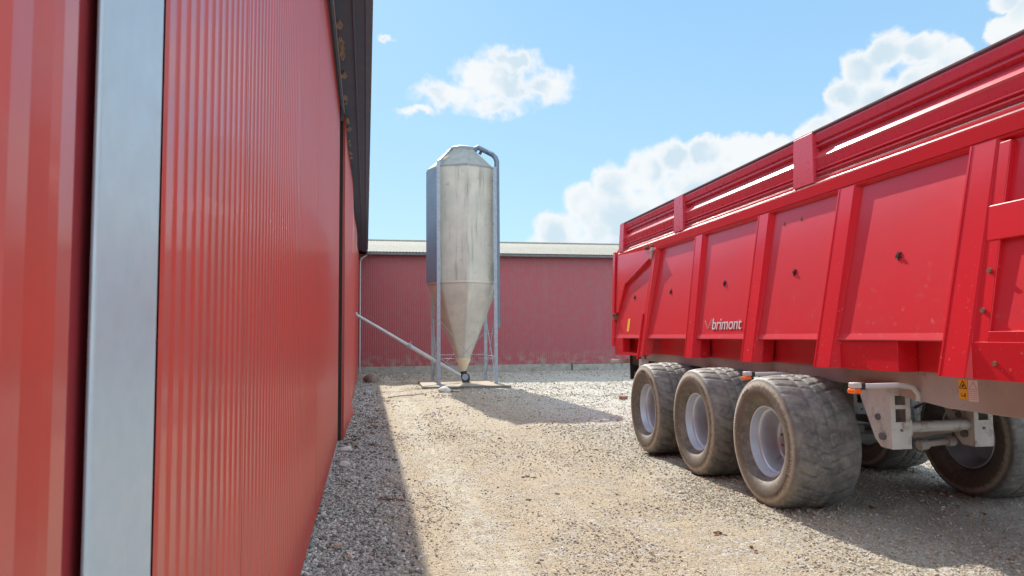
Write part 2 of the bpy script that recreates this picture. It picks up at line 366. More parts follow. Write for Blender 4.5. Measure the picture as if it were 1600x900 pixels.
# individual stones
def stone(name, loc, s, mat, label, cat='stone', seed=0, group=None):
    bm = bmesh.new(); bmesh.ops.create_icosphere(bm, subdivisions=3, radius=1); rn = np.random.default_rng(seed); ph = rn.uniform(0, 6, 6)
    for v in bm.verts:
        c = v.co.copy(); k = 1 + .10 * math.sin(2.1 * c.x + ph[0]) * math.cos(2.7 * c.y + ph[1]) + .08 * math.sin(4 * c.z + 3 * c.x + ph[2]) + .03 * math.sin(9 * c.y + 7 * c.x + ph[3])
        v.co = Vector((c.x * s[0], c.y * s[1], c.z * s[2])) * k
    me = bpy.data.meshes.new(name); bm.to_mesh(me); bm.free(); me.materials.append(mat)
    for p in me.polygons: p.use_smooth = True
    o = bpy.data.objects.new(name, me); COL.objects.link(o)
    z = float(gh(loc[0], loc[1])); o.location = (loc[0], loc[1], z + s[2] * .55); o.rotation_euler.z = ph[4]
    return tag(o, label, cat, group)
st_br = surf('stone_brown', (.22, .18, .14), (.30, .25, .2), .85, scale=6, bumps=.5, bscale=30)
st_wh = surf('stone_pale', (.60, .57, .50), (.48, .46, .42), .85, scale=12, bumps=.4, bscale=40)
st_or = surf('stone_orange', (.50, .33, .22), (.42, .29, .2), .85, scale=12, bumps=.4, bscale=60)
st_gr = surf('stone_grey', (.34, .35, .34), (.26, .27, .27), .85, scale=12, bumps=.4, bscale=60)
stone('boulder', (.20, 27.2), (.34, .28, .24), st_br, 'round brown boulder in the shaded corner at the end of the red wall', 'boulder', 1)
stone('stone', (2.28, 21.4), (.20, .12, .11), st_wh, 'pale block of stone lying just in front of the silo slab', 'stone', 2)
stone('stone', (-.27, 9.75), (.07, .07, .045), st_wh, 'flat whitish stone close to the foot of the red wall below the dark door gap', 'stone', 3)
stone('stone', (-.29, 11.1), (.10, .08, .05), st_wh, 'chalky stone right under the dark gap beside the sliding door', 'stone', 4)
stone('stone', (-.12, 5.85), (.026, .022, .02), st_or, 'orange tinted round pebble among grey gravel in the shade at the bottom', 'stone', 5)
stone('stone', (-.22, 6.2), (.035, .028, .02), st_or, 'tan flat pebble beside the wall, left of the orange tinted one', 'stone', 6)
stone('stone', (2.22, 5.75), (.028, .02, .018), st_wh, 'larger pinkish white pebble on the sunlit gravel at bottom centre', 'stone', 7)
stone('stone', (.03, 21.6), (.12, .1, .08), st_gr, 'dark grey stone in the eave shade along the far part of the wall', 'stone', 9)

# stick, brick
mb = MB(); mb.tube([(.60, 20.0, .03), (.95, 20.35, .035), (1.3, 20.6, .03), (1.65, 21.0, .04)], [.022, .02, .018, .012], 8)
tag(mb.build('stick', M['wood'], smooth=True), 'thin pale stick lying on sunlit gravel left of the silo slab', 'stick')
mb = MB(); mb.box(-.10, .10, -.055, .055, 0, .085)
b_ = mb.build('brick', surf('brick_red', (.30, .14, .09), (.24, .11, .08), .9, scale=20, bumps=.5), bevel=.008)
b_.location = (6.55, 17.8, float(gh(6.55, 17.8))); b_.rotation_euler.z = .3
tag(b_, 'small reddish brown brick on the gravel behind the rear trailer wheel', 'brick')

# ------------------------------------------------------------ corrugated sheet
def corr(mb, p0, p1, z0, z1, out, pitch=.115, rib=.028, depth=.014, bend=None, phase=0., zseg=1, ztop=None):
    p0 = Vector(p0); p1 = Vector(p1); L = (p1 - p0).length; d = (p1 - p0) / L; out = Vector(out)
    prof = []; s = -phase * pitch
    while s < L:
        for ds, h in ((0, 0), (pitch - .040, 0), (pitch - .037, depth * .12), (pitch - .027, depth * .9), (pitch - .023, depth), (pitch - .015, depth), (pitch - .011, depth * .9), (pitch - .003, depth * .1)):
            if 0 <= s + ds <= L: prof.append((s + ds, h))
        s += pitch
    prof.append((L, 0))
    zs = [z0 + (z1 - z0) * k / zseg for k in range(zseg + 1)]
    rows = []
    for z in zs:
        def g(a, h, z=z):
            q = p0 + d * a + out * h
            e = bend(q, z) if bend else 0
            return (q.x + out.x * e, q.y + out.y * e, z)
        rows.append(g)
    mb.extrude_profile(prof, rows)
    return mb

# ------------------------------------------------------------ left barn
bl = empty('red_barn', (-.5, 12, 0), 0, 'long red corrugated barn in shade filling the left side, grey eave overhead', 'barn')
BL = lambda p: (p[0] + .5, p[1] - 12, p[2])
# body shell
mb = MB()
mb.box(-14, -.60, -5.0, 32.85, -.05, 5.30)
mb.build('wall', M['flash_red'], bl, tf=BL)
mb = MB(); corr(mb, (-.36, 12.34, 0), (-.36, 32.9, 0), -.03, 5.45, (1, 0, 0), .098, .026, .006,
     bend=lambda q, z: (.09 * max(0, 1 - z / .9) ** 2 * math.exp(-((q.y - 16) / 1.6) ** 2) if z < .9 else 0) + .02 * math.sin(q.y * .8) * max(0, (z - 3) / 2.4), zseg=24)
mb.box(-.42, -.362, 12.31, 12.345, -.03, 5.45)
o = mb.build('wall_cladding', M['barn_red'], bl, tf=BL, fix=False); tag(o, 'red sheet cladding beyond the sliding door, kicked out at its foot')
# sliding door leaf
mb = MB(); corr(mb, (-.45, 1.68, 0), (-.45, 12.02, 0), .02, 5.50, (1, 0, 0), .098, .026, .0058, phase=.3)
for y in (2.85, 4.9, 6.9, 8.9, 10.9): mb.box(-.4485, -.4465, y - .010, y + .010, .03, 5.48)
door = mb.build('sliding_door', M['barn_red'], bl, tf=BL, fix=False)
mb = MB(); mb.box(-.52, -.455, 1.70, 12.0, .02, 5.49); mb.build('door_core', M['flash_red'], door, tf=BL)
mb = MB(); mb.box(-.54, -.432, 12.022, 12.05, .02, 5.50); mb.build('door_edge', M['gap_shade'], door, tf=BL)
mb = MB(); mb.box(-.598, -.40, 12.30, 12.339, -.02, 5.4); mb.box(-.598, -.56, 12.0, 12.299, -.02, 5.4); mb.build('gap_shade_board', M['gap_shade'], bl, tf=BL)  # near-black boards stand in for the shade inside the gap
# near post and strip and near cladding
mb = MB(); mb.box(-.452, -.440, 1.300, 1.66, -.02, 5.5)
mb.build('steel_post', M['post_steel'], bl, tf=BL, bevel=.006)
mb = MB(); mb.box(-.56, -.468, 1.16, 1.67, -.02, 5.49); mb.build('recess_strip', M['strip_red'], bl, tf=BL)
mb = MB(); 
prof = [(1.225, -.022), (1.222, .0), (1.16, .004), (1.135, .0), (1.09, -.010), (1.075, -.010), (1.04, .012), (.985, .012), (.95, -.008), (.86, -.008), (.83, .012), (.77, .012), (.74, -.008), (.60, -.008), (.57, .012), (.5, .012), (.47, -.008), (.2, -.008), (-.1, .01), (-1, -.005), (-2, .01), (-5, 0)]
mb.extrude_profile(prof, [lambda a, h: (-.45 + h, a, -.03), lambda a, h: (-.45 + h, a, 5.5)])
o = mb.build('near_cladding', M['barn_red'], bl, tf=BL, fix=False)
# base flashing
mb = MB(); mb.box(-.600, -.56, -5, 12.0, -.05, .12); mb.build('foundation', M['concrete'], bl, tf=BL)
# door track
mb = MB(); mb.box(-.56, -.40, -5, 12.28, 5.50, 5.60); mb.box(-.415, -.385, -5, 12.25, 5.46, 5.53); mb.box(-.56, -.40, 12.05, 12.12, 5.3, 5.6)
mb.build('door_track', M['soffit'], bl, tf=BL)
mb = MB(); mb.box(-.384, -.377, -5, 12.25, 5.47, 5.50); mb.build('track_lip', M['galv'], bl, tf=BL)
# foam lumps
bm = bmesh.new()
for k in range(46):
    y = rng.uniform(1, 15.5); r = rng.uniform(.035, .075)
    res = bmesh.ops.create_icosphere(bm, subdivisions=2, radius=r)
    for v in res['verts']:
        c = v.co; k2 = 1 + .35 * math.sin(c.x * 60 + y * 9) * math.cos(c.y * 50 + y * 5); v.co = Vector((c.x * .9 * k2 - .35, c.y * 2.2 * k2 + y, c.z * k2 * .7 + 5.53))
me = bpy.data.meshes.new('foam'); bm.to_mesh(me); bm.free(); me.transform(Matrix.Translation((.5, -12, 0))); me.materials.append(M['foam'])
fo = bpy.data.objects.new('foam_insulation', me); COL.objects.link(fo); fo.parent = bl; tag(fo, kind='stuff')
# roof
mb = MB()
prof = []
n_ = 240
for k in range(n_ * 4 + 1):
    y = -5.3 + k * (38.1 / (n_ * 4)); prof.append((y, .025 * math.sin(k * math.pi / 2)))
mb.extrude_profile(prof, [lambda y, h: (.06, y, 5.60 + h), lambda y, h: (-7, y, 5.60 + .2 * 7.06 + h), lambda y, h: (-14.6, y, 5.60 - .2 * .54 + h)])
mb.build('roof', M['fibre'], bl, tf=BL, fix=False, smooth=True, angle=80)
mb = MB()   # soffit boards / underside
mb.hexa([(-.62, -5.2, 5.578), (-.03, -5.2, 5.46), (-.03, 32.75, 5.46), (-.62, 32.75, 5.578), (-.62, -5.2, 5.605), (-.03, -5.2, 5.49), (-.03, 32.75, 5.49), (-.62, 32.75, 5.605)])
mb.box(-.17, -.15, -5.2, 32.75, 5.455, 5.50)
mb.build('soffit', M['soffit'], bl, tf=BL)
mb = MB(); mb.box(-.027, .035, -5.25, 32.8, 5.44, 5.568); mb.build('fascia', M['soffit'], bl, tf=BL)
# gutter outlet + downpipe at the far corner
mb = MB(); mb.tube([(.02, 32.75, 5.42), (-.02, 32.75, 5.33), (-.24, 32.72, 5.18), (-.28, 32.72, 5.05), (-.28, 32.72, .12)], .04, 10)
mb.build('downpipe', M['galv'], bl, tf=BL, smooth=True)

# ------------------------------------------------------------ back barn
bb = empty('low_barn', (10, 33, 0), 0, 'low red corrugated barn with pale roof closing off the yard behind the silo', 'barn')
BB = lambda p: (p[0] - 10, p[1] - 33, p[2])
mb = MB(); corr(mb, (-14, 33.0, 0), (34, 33.0, 0), .32, 5.42, (0, -1, 0), .098, .03, .008); mb.build('wall_cladding', M['back_red'], bb, tf=BB, fix=False)
mb = MB(); mb.box(-14, 34, 33.03, 46, 0, 5.35); 
mb.build('wall', M['flash_red'], bb, tf=BB)
for k, (x0, x1) in enumerate(((-14, 9.55), (9.6, 34))):
    mb = MB(); mb.box(x0, x1, 32.93, 33.0295, -.1, .318 - k * .02); mb.build('foundation', M['concrete'], bb, tf=BB, bevel=.01)
mb = MB(); prof = [(-14.2 + k * .0369, .012 * math.sin(k * math.pi / 2)) for k in range(1310)]
mb.extrude_profile(prof, [lambda x, h: (x, 32.62, 5.50 + h), lambda x, h: (x, 35.6, 5.50 + .212 * 2.98 + h), lambda x, h: (x, 38.6, 5.50 + .212 * 5.98 + h), lambda x, h: (x, 46.5, 5.3 + h)])
mb.build('roof', M['fibre'], bb, tf=BB, fix=False, smooth=True, angle=80)
mb = MB(); mb.tube([(-14.2, 38.6, 6.76), (34, 38.6, 6.76)], .09, 8); mb.build('ridge_cap', M['fibre'], bb, tf=BB, smooth=True)
mb = MB(); mb.box(-.02, 34, 32.60, 32.72, 5.36, 5.465); mb.box(-.02, 34, 32.72, 33.02, 5.42, 5.45); mb.build('gutter', M['axle'], bb, tf=BB, bevel=.01)
mb = MB(); mb.box(9.56, 9.595, 32.9, 33.02, 0, .33); mb.build('foundation_joint', M['black'], bb, tf=BB)

# ------------------------------------------------------------ silo slab
mb = MB(); mb.hexa([(1.78, 23.3, -.02), (4.46, 22.97, -.02), (4.56, 26.4, -.02), (1.86, 26.4, -.02), (1.78, 23.3, .075), (4.46, 22.97, .075), (4.56, 26.4, .075), (1.86, 26.4, .075)])
sl = empty('silo_slab', (3.3, 24.8, 0), 0, 'worn rusty concrete slab carrying the silo legs, dark planks along its front', 'slab')
SL = lambda p: (p[0] - 3.3, p[1] - 24.8, p[2])
slabm = surf('slab', (.36, .30, .22), (.28, .24, .18), .9, scale=3, dirt=(.45, .20, .10), dirt_amt=(.5, .8), dirt_scale=1.8, bumps=.4)
mb.build('slab', slabm, sl, tf=SL, bevel=.01)
mb = MB(); mb.bar((1.75, 23.19, .035), (3.15, 23.01, .035), .13, .07); mb.build('plank', M['plank_dark'], sl, tf=SL)
mb = MB(); mb.bar((3.05, 22.96, .04), (4.58, 22.75, .04), .16, .09); mb.build('plank', M['plank_dark'], sl, tf=SL)
mb = MB(); mb.bar((2.25, 22.5, .02), (2.7, 21.6, .02), .10, .03)
tag(mb.build('plank', M['plank_dark']), 'loose weathered board on the gravel pointing away from the slab', 'plank')

# ------------------------------------------------------------ silo
SX, SY = 3.32, 24.95
si = empty('feed_silo', (SX, SY, 0), 0, 'tall eight sided weathered grey feed silo on four thin galvanised legs', 'silo')
def octo(r, z, n=8, corner=.0): 
    out = []
    for k in range(n):
        a = R(-90 + 360 / n * k); da = R(4.2)
        for s_ in (-1, -.33, .33, 1):
            rr = r * (math.cos(R(22.5)) / math.cos(R(22.5) - abs(s_) * da)) * (.994 if abs(s_) < .5 else 1) if True else r
            out.append((rr * math.cos(a + s_ * da), rr * math.sin(a + s_ * da), z))
    return out
def loft(mb, rings, cap0=False, cap1=False):
    n = len(rings[0]); v = [p for r in rings for p in r]; f = []
    for i in range(len(rings) - 1):
        for k in range(n): f.append((i * n + k, i * n + (k + 1) % n, (i + 1) * n + (k + 1) % n, (i + 1) * n + k))
    if cap0: f.append(tuple(range(n))[::-1])
    if cap1: f.append(tuple((len(rings) - 1) * n + k for k in range(n)))
    mb.add(v, f)
RO = 1.27
mb = MB(); loft(mb, [octo(RO, 3.50), octo(RO, 7.46)]); body = mb.build('bin', M['silo'], si, smooth=True, angle=22)
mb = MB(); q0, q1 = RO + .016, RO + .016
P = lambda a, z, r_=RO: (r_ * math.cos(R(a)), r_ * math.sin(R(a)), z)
mb.hexa([P(181, 3.52), P(224, 3.52), P(224, 3.52, RO + .018), P(181, 3.52, RO + .018), P(181, 7.43), P(224, 7.43), P(224, 7.43, RO + .018), P(181, 7.43, RO + .018)])  # thin skin over the left facet, coloured with its shade
tag(mb.build('shade_facet', M['silo_shade'], body), 'left facet, its shade put in as a blue grey skin')
mb = MB(); loft(mb, [octo(RO + .012, 7.44), octo(RO + .012, 7.50), octo(.50, 8.20), octo(.50, 8.26)], cap1=True); roof = mb.build('roof', M['silo_roof'], si, smooth=True, angle=22)
mb = MB(); mb.tube([(0, 0, 8.24), (0, 0, 8.30), (0, 0, 8.345)], [.47, .49, .40], 28); mb.build('lid', M['galv_old'], si, smooth=True)
def cring(t_, z):  # morph octagon -> circle
    a = octo(1, z); r = RO * (1 - t_) + .235 * t_; out = []
    for (x, y, _) in a:
        l = math.hypot(x, y); k = l * (1 - t_) + .965 * t_; out.append((x / l * k * r, y / l * k * r, z))
    return out
mb = MB(); loft(mb, [octo(RO - .012, 3.53), octo(RO - .02, 3.46)] + [cring(t_, 3.46 - 2.58 * t_) for t_ in (.1, .25, .4, .55, .7, .85, 1)]); cone_mb = mb
# bolted seams down each corner
mb = MB(); mbb = MB()
for k in range(8):
    a = R(-90 + 45 * k); c, s_ = math.cos(a), math.sin(a); q = RO * .985
    mb = MB(); mb.bar((c * q, s_ * q, 3.5), (c * q, s_ * q, 7.45), .05, .012, up=(c, s_, 0)); mb.build('corner_seam', M['silo'], body)
    for j in range(52): mbb.bar((c * (q + .008), s_ * (q + .008), 3.56 + j * .075), (c * (q + .016), s_ * (q + .016), 3.56 + j * .075), .012, .012)
mb = MB(); mbb = MB()
for k in (0, 2, 6, 4):
    a = R(-90 + 45 * k); c, s_ = math.cos(a), math.sin(a)
    for j in range(34):
        t_ = .02 + j / 35; r = (RO * (1 - t_) + .235 * t_) * .985 + .006; z = 3.46 - 2.58 * t_
        mbb.bar((c * r, s_ * r, z), (c * (r + .014), s_ * (r + .014), z), .026, .026)
cone_mb.add(mbb.v, mbb.f); cone = cone_mb.build('hopper_cone', M['silo_cone'], si, smooth=True, angle=22)
mb = MB(); loft(mb, [octo(RO + .008, 3.47), octo(RO + .014, 3.48), octo(RO + .014, 3.52), octo(RO + .004, 3.53)]); mb.build('bin_rim', M['silo_cone'], body, smooth=True, angle=22)
mb = MB(); mb.tube([(0, 0, .92), (0, 0, .86), (0, 0, .50), (0, 0, .44)], [.255, .262, .10, .095], 24); mb.build('outlet_funnel', M['hopper_boot'], si, smooth=True)
mb = MB(); mb.tube([(0, 0, .46), (.02, 0, .34), (.06, -.02, .2)], [.11, .12, .13], 18); mb.tube([(.06, -.14, .24), (.10, .12, .20)], .15, 18); mb.box(-.02, .2, -.16, .16, .075, .13)
mb.build('auger_boot', M['black'], si, smooth=True)
mb = MB(); mb.tube([(.04, -.16, .26), (.04, -.175, .26)], .11, 18); mb.build('inspection_window', M['galv_old'], si, smooth=True)
for sx in (-1, 1):
    for sy in (-1, 1):
        x, y = sx * .965, (-1.08 if sy < 0 else 1.06); zt = 7.45 if sy < 0 else 6.9
        mb = MB()
        # folded angle leg
        mb.box(x - .058, x + .058, y - .045, y - .036, .075, zt); mb.box(x - .058 if sx < 0 else x + .048, x - .048 if sx < 0 else x + .058, y - .0355, y + .05, .075, zt)
        mb.box(x + .01 * sx - .01, x + .01 * sx + .03, y - .034, y - .01, .075, zt)
        leg = mb.build('leg', M['galv_old'], si)
        mb = MB(); mb.box(x - .09, x + .09, y - .09, y + .09, .076, .092); mb.build('foot_plate', M['galv_old'], leg)
        mb = MB()
        for z in (4.0, 5.5, 7.0):
            mb.box(x - .06, x + .06, y - .05 if sy < 0 else y - .02, y + .12 if sy < 0 else y + .02, z - .03, z + .03)
        mb.box(x - .02 * sx - .05, x - .02 * sx + .05, y - .032, y + .10, 3.55, 4.15)
        for q in islands(mb): q.build('clamp', M['galv_old'], leg)
def brace(a, b, w=.028, nm='brace'):
    mb = MB(); mb.bar(a, b, w, .012); return mb.build(nm, M['galv_old'], si)
F_, B_ = -1.03, 1.02
brace((-.93, F_, 2.2), (.45, F_, .62)); brace((.55, F_ - .015, 1.75), (-.42, F_ - .015, .80)); 
brace((.93, F_, 1.75), (.55, F_ - .003, 1.752))
brace((-.93, F_, .93), (-.42, F_, .93), .05, 'cross_bar'); brace((.38, F_, .93), (.93, F_, .93), .05, 'cross_bar')
brace((-.93, B_, 1.0), (.93, B_, 1.0), .05, 'cross_bar')
brace((-.93, B_, 2.3), (.93, B_, .25)); brace((.93, B_ + .02, 2.3), (-.93, B_ + .02, .25))
for x in (-.95, .95):
    brace((x, F_ + .1, 2.3), (x, B_ - .1, .25)); brace((x * 1.02, B_ - .1, 2.3), (x * 1.02, F_ + .1, .25)); brace((x, F_ + .1, .98), (x, B_ - .1, .98), .05, 'cross_bar')
brace((.93, -.9, .96), (.25, -.1, .5)); brace((-.93, -.9, .96), (-.25, -.1, .5))
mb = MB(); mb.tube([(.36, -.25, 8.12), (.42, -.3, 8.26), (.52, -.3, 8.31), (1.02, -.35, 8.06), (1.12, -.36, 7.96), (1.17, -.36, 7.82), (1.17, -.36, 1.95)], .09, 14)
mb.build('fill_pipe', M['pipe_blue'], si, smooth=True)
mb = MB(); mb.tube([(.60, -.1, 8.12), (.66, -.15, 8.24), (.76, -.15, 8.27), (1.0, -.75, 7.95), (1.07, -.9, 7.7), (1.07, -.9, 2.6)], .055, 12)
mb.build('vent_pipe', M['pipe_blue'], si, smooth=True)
mb = MB(); mb.hexa([(-1.0, -1.0, 7.42), (-.90, -1.0, 7.42), (-.42, -.28, 8.16), (-.50, -.28, 8.16), (-1.0, -.97, 7.62), (-.90, -.97, 7.66), (-.42, -.25, 8.28), (-.50, -.25, 8.26)])
mb.build('roof_strut', M['galv_old'], si)
mb = MB(); mb.hexa([(-.88, -.86, 7.55), (-.46, -.50, 7.86), (-.36, -.42, 8.0), (-.80, -.75, 7.72), (-.89, -.89, 7.60), (-.47, -.53, 7.91), (-.37, -.45, 8.05), (-.81, -.78, 7.77)])
mb.build('hatch_flap', surf('hatch', (.62, .47, .30), (.55, .42, .28), .6), si)

# auger tube from barn wall to boot
A_ = Vector((-.40, 24.85, 2.46)); B2 = Vector((SX + .0, SY - .05, .24)); d = (B2 - A_); J = A_ + d * .5
at = empty('auger_tube', (-.4, 24.85, 0), 0, 'sloping galvanised auger tube running from the red wall down to the silo outlet', 'auger tube')
AT = lambda p: (p[0] + .4, p[1] - 24.85, p[2])
mb = MB(); mb.tube([A_, J], .055, 16); mb.build('upper_tube', M['galv'], at, tf=AT, smooth=True)
mb = MB(); mb.tube([J, B2 - d * .03], .068, 16); mb.build('lower_tube', M['galv'], at, tf=AT, smooth=True)
mb = MB(); mb.tube([J - d.normalized() * .08, J + d.normalized() * .06], .085, 16); mb.bar(J + Vector((0, 0, .04)), J + Vector((.06, 0, .16)), .04); mb.build('coupling', M['galv_old'], at, tf=AT, smooth=True)
mb = MB(); mb.tube([A_ + Vector((.02, 0, 0)), A_ + Vector((.07, 0, -.04))], .09, 16); mb.build('wall_collar', M['galv_old'], at, tf=AT, smooth=True)
mb = MB(); mb.box(-.30, -.02, 28.8, 28.95, 0.02, .09); tag(mb.build('timber_offcut', M['wood']), 'short pale timber offcut lying at the foot of the red wall near the boulder', 'timber')

# ------------------------------------------------------------ trailer
TA = R(-1.8); TC = Vector((5.1, 7.5, 0))
rot = Matrix.Rotation(TA, 4, 'Z'); base = rot @ TC
tr = empty('farm_trailer', base, TA, 'big red three axle tipping trailer standing on the gravel at the right', 'trailer')
TF = lambda p: (p[0] - TC.x, p[1] - TC.y, p[2])
KB = 1.11     # body proportions: built on a template and sized up to its true width and height
TFB = lambda p: TF((p[0] * KB, p[1] * KB, 1.7 + (p[2] - 1.7) * KB))
TCUR = TFB
def tb(mb, name, mat, parent=None, **k): return mb.build(name, M[mat] if isinstance(mat, str) else mat, parent or tr, tf=TCUR, **k)
def tbs(mb, name, mat, parent=None, **k): return [tb(q, name, mat, parent, **k) for q in islands(mb)]
def PX(z): return 3.688 + (z - 1.69) * .1533      # the side wall leans inwards towards the top
CX = 4.74; mir = lambda x: 2 * CX - x
YF, YR = 2.4, 11.9
# ---- side walls (thin profiled shell, both sides)
side_prof = [(3.86, 1.405), (3.86, 1.628), (3.676, 1.634), (3.672, 1.642), (3.688, 1.690), (3.875, 2.91), (3.84, 2.925), (3.836, 3.050), (3.858, 3.072), (3.858, 3.098), (3.885, 3.122), (3.93, 3.125), (3.93, 1.42)]
ymap = lambda z, y: y if y < 8 else 11.42 + (z - 1.65) * .20 if y > 11 else y
for sgn in (1, -1):
    mb = MB(); fx = (lambda x: x) if sgn == 1 else mir
    mb.extrude_profile(side_prof, [(lambda a, b, y=y: (fx(a), ymap(b, y), b)) for y in (YF, 6, 10, 11.95)], closed=True, caps=True)
    sw = tb(mb, 'side_wall', 'panel_red')
    if sgn == 1: SW = sw
    else: SW2 = sw
# top band (brighter paint) as separate thin cover over rail
for fx, par in (((lambda x: x), SW), (mir, SW2)):
    mb = MB(); mb.extrude_profile([(3.832, 2.945), (3.829, 3.045), (3.8335, 3.045), (3.8365, 2.945)], [(lambda a, b, y=y: (fx(a), ymap(b, y), b)) for y in (YF, 11.9)], closed=True, caps=True)
    tb(mb, 'top_rail', 'trailer_red', par)
    mb = MB()
    for (xx, z) in ((3.846, 3.066), (3.872, 3.116)):
        mb.extrude_profile([(xx - .010, z - .008), (xx + .010, z + .010), (xx + .016, z + .004), (xx, z - .016)], [(lambda a, b, y=y: (fx(a), y, b)) for y in (YF, 11.72)], closed=True, caps=True)
    tb(mb, 'rail_edge', 'bevel_glint', par)
# ---- ribs
def rib(yb, yt, w=.22, fx=lambda x: x, par=None, slope=.055):
    xo_b, xo_t = 3.615, 3.835; zb, zt = 1.402, 2.935
    mb = MB()
    def ring(x, y, ww, z, xin):
        return [(fx(x), y, z), (fx(x), y - ww, z), (fx(xin), y - ww - slope, z), (fx(xin + .12), y - ww - slope, z), (fx(xin + .12), y, z)]
    loft(mb, [ring(xo_b, yb, w, zb, 3.70), ring(xo_t, yt, w * .93, zt, 3.885)], True, True)
    o = tb(mb, 'rib', 'trailer_red', par, bevel=.004)
    mb = MB(); mb.hexa([(fx(xo_b - .004), yb + .006, zb), (fx(xo_b - .004), yb - .010, zb), (fx(xo_b + .02), yb - .010, zb), (fx(xo_b + .02), yb + .006, zb),
                        (fx(xo_t - .004), yt + .006, zt), (fx(xo_t - .004), yt - .010, zt), (fx(xo_t + .02), yt - .010, zt), (fx(xo_t + .02), yt + .006, zt)])
    tb(mb, 'rib_lip', 'trailer_red', o)
RY = [(8.47, 8.54), (7.01, 6.95), (5.70, 5.57), (4.27, 4.14), (2.85, 2.75)]
for yb, yt in RY:
    rib(yb, yt, .22, par=SW); rib(yb, yt, .22, mir, SW2)
# last bay: narrow slanted stanchion and triangular gusset
mb = MB(); mb.hexa([(3.62, 10.18, 1.35), (3.62, 9.98, 1.40), (3.74, 9.93, 1.40), (3.74, 10.22, 1.35), (3.80, 9.93, 2.93), (3.80, 9.83, 2.93), (3.92, 9.81, 2.93), (3.92, 9.95, 2.93)])
tb(mb, 'slanted_stanchion', 'trailer_red', SW, bevel=.004)
mb = MB(); mb.hexa([(3.60, 10.20, 1.33), (3.60, 10.165, 1.33), (3.74, 10.165, 1.33), (3.74, 10.20, 1.33), (3.68, 10.12, 2.0), (3.68, 10.09, 2.0), (3.80, 10.09, 2.0), (3.80, 10.12, 2.0)])
tb(mb, 'stanchion_gusset', 'trailer_red', SW)
mb = MB(); mb.prism([(3.82, 11.66, 3.03), (3.812, 9.86, 2.945), (3.804, 9.90, 2.88), (3.76, 11.15, 2.50), (3.71, 11.36, 2.05), (3.71, 11.48, 2.05)], (.07, 0, 0))
tb(mb, 'corner_gusset', 'trailer_red', SW, bevel=.006)
mb = MB(); mb.tube([(3.78, 9.92, 2.93), (3.775, 9.98, 2.80)], .02, 8); mb.box(3.76, 3.82, 9.89, 9.95, 2.91, 2.96); tb(mb, 'ram_pin', 'bracket', SW)
mb = MB()
for y in (10.05, 10.25, 10.32):
    mb.tube([(3.79, y, 3.00), (3.835, y, 3.00)], .022, 8)
mb.tube([(3.66, 11.50, 2.02), (3.80, 11.50, 2.02)], .03, 10); mb.box(3.68, 3.80, 11.46, 11.56, 1.93, 2.0); tbs(mb, 'hinge_knobs', 'rust', SW)
# ---- front rib-bay extra plate near the front
mb = MB(); mb.hexa([(3.745, 3.98, 2.27), (3.745, 2.64, 2.27), (3.85, 2.64, 2.27), (3.85, 3.98, 2.27), (3.775, 3.98, 2.50), (3.775, 2.64, 2.50), (3.88, 2.64, 2.50), (3.88, 3.98, 2.50)])
tb(mb, 'waist_rail', 'trailer_red', SW, bevel=.008)
mb = MB(); mb.hexa([(3.66, 3.90, 1.63), (3.66, 4.03, 1.63), (3.75, 4.03, 1.63), (3.75, 3.90, 1.63), (3.835, 3.83, 2.9), (3.835, 3.92, 2.9), (3.92, 3.92, 2.9), (3.92, 3.83, 2.9)]); mb.box(3.662, 3.75, 2.64, 3.90, 1.632, 1.70); tb(mb, 'bay_frame', 'trailer_red', SW, bevel=.006)
# skirt plates in the front bays (flush, lit)
mb = MB(); mb.box(3.69, 3.855, 4.75, 5.44, 1.402, 1.633); mb.box(3.655, 3.855, 2.64, 4.03, 1.395, 1.633); tbs(mb, 'skirt_plate', 'trailer_red', SW, bevel=.004)
# ---- extension boards
ext = [(3.885, 3.13), (3.878, 3.145), (3.862, 3.150), (3.862, 3.160), (3.885, 3.166), (3.885, 3.180), (3.862, 3.186), (3.862, 3.196), (3.888, 3.204), (3.872, 3.285), (3.862, 3.300), (3.905, 3.362), (3.928, 3.372),
       (3.928, 3.398), (3.90, 3.408), (3.885, 3.412), (3.885, 3.424), (3.905, 3.432), (3.905, 3.445), (3.880, 3.456), (3.872, 3.520), (3.872, 3.545), (3.93, 3.545), (3.945, 3.13)]
for fx in ((lambda x: x), mir):
    mb = MB(); mb.extrude_profile(ext, [(lambda a, b, y=y: (fx(a), y - (b - 3.1) * .13 if y > 11 else y, b)) for y in (YF, 6, 11.66)], closed=True, caps=True)
    eb = tb(mb, 'extension_board', 'ext_red')
    mb = MB(); 
    for (ya, yb) in ((11.42, 11.65), (8.93, 9.25), (5.95, 6.29), (2.95, 3.28)):
        dy = -.05 if ya > 11 else 0
        mb.hexa([(fx(3.835), ya, 3.075), (fx(3.835), yb, 3.075), (fx(3.93), yb, 3.075), (fx(3.93), ya, 3.075), (fx(3.850), ya + dy + .02, 3.55), (fx(3.850), yb + dy - .01, 3.55), (fx(3.93), yb + dy - .01, 3.55), (fx(3.93), ya + dy + .02, 3.55)])
    tbs(mb, 'extension_post', 'ext_red', eb, bevel=.004)
    mb = MB(); mb.tube([(fx(3.885), YF, 3.55), (fx(3.885), 11.60, 3.55)], .022, 10); tb(mb, 'top_roll', M['roll'], eb, smooth=True)
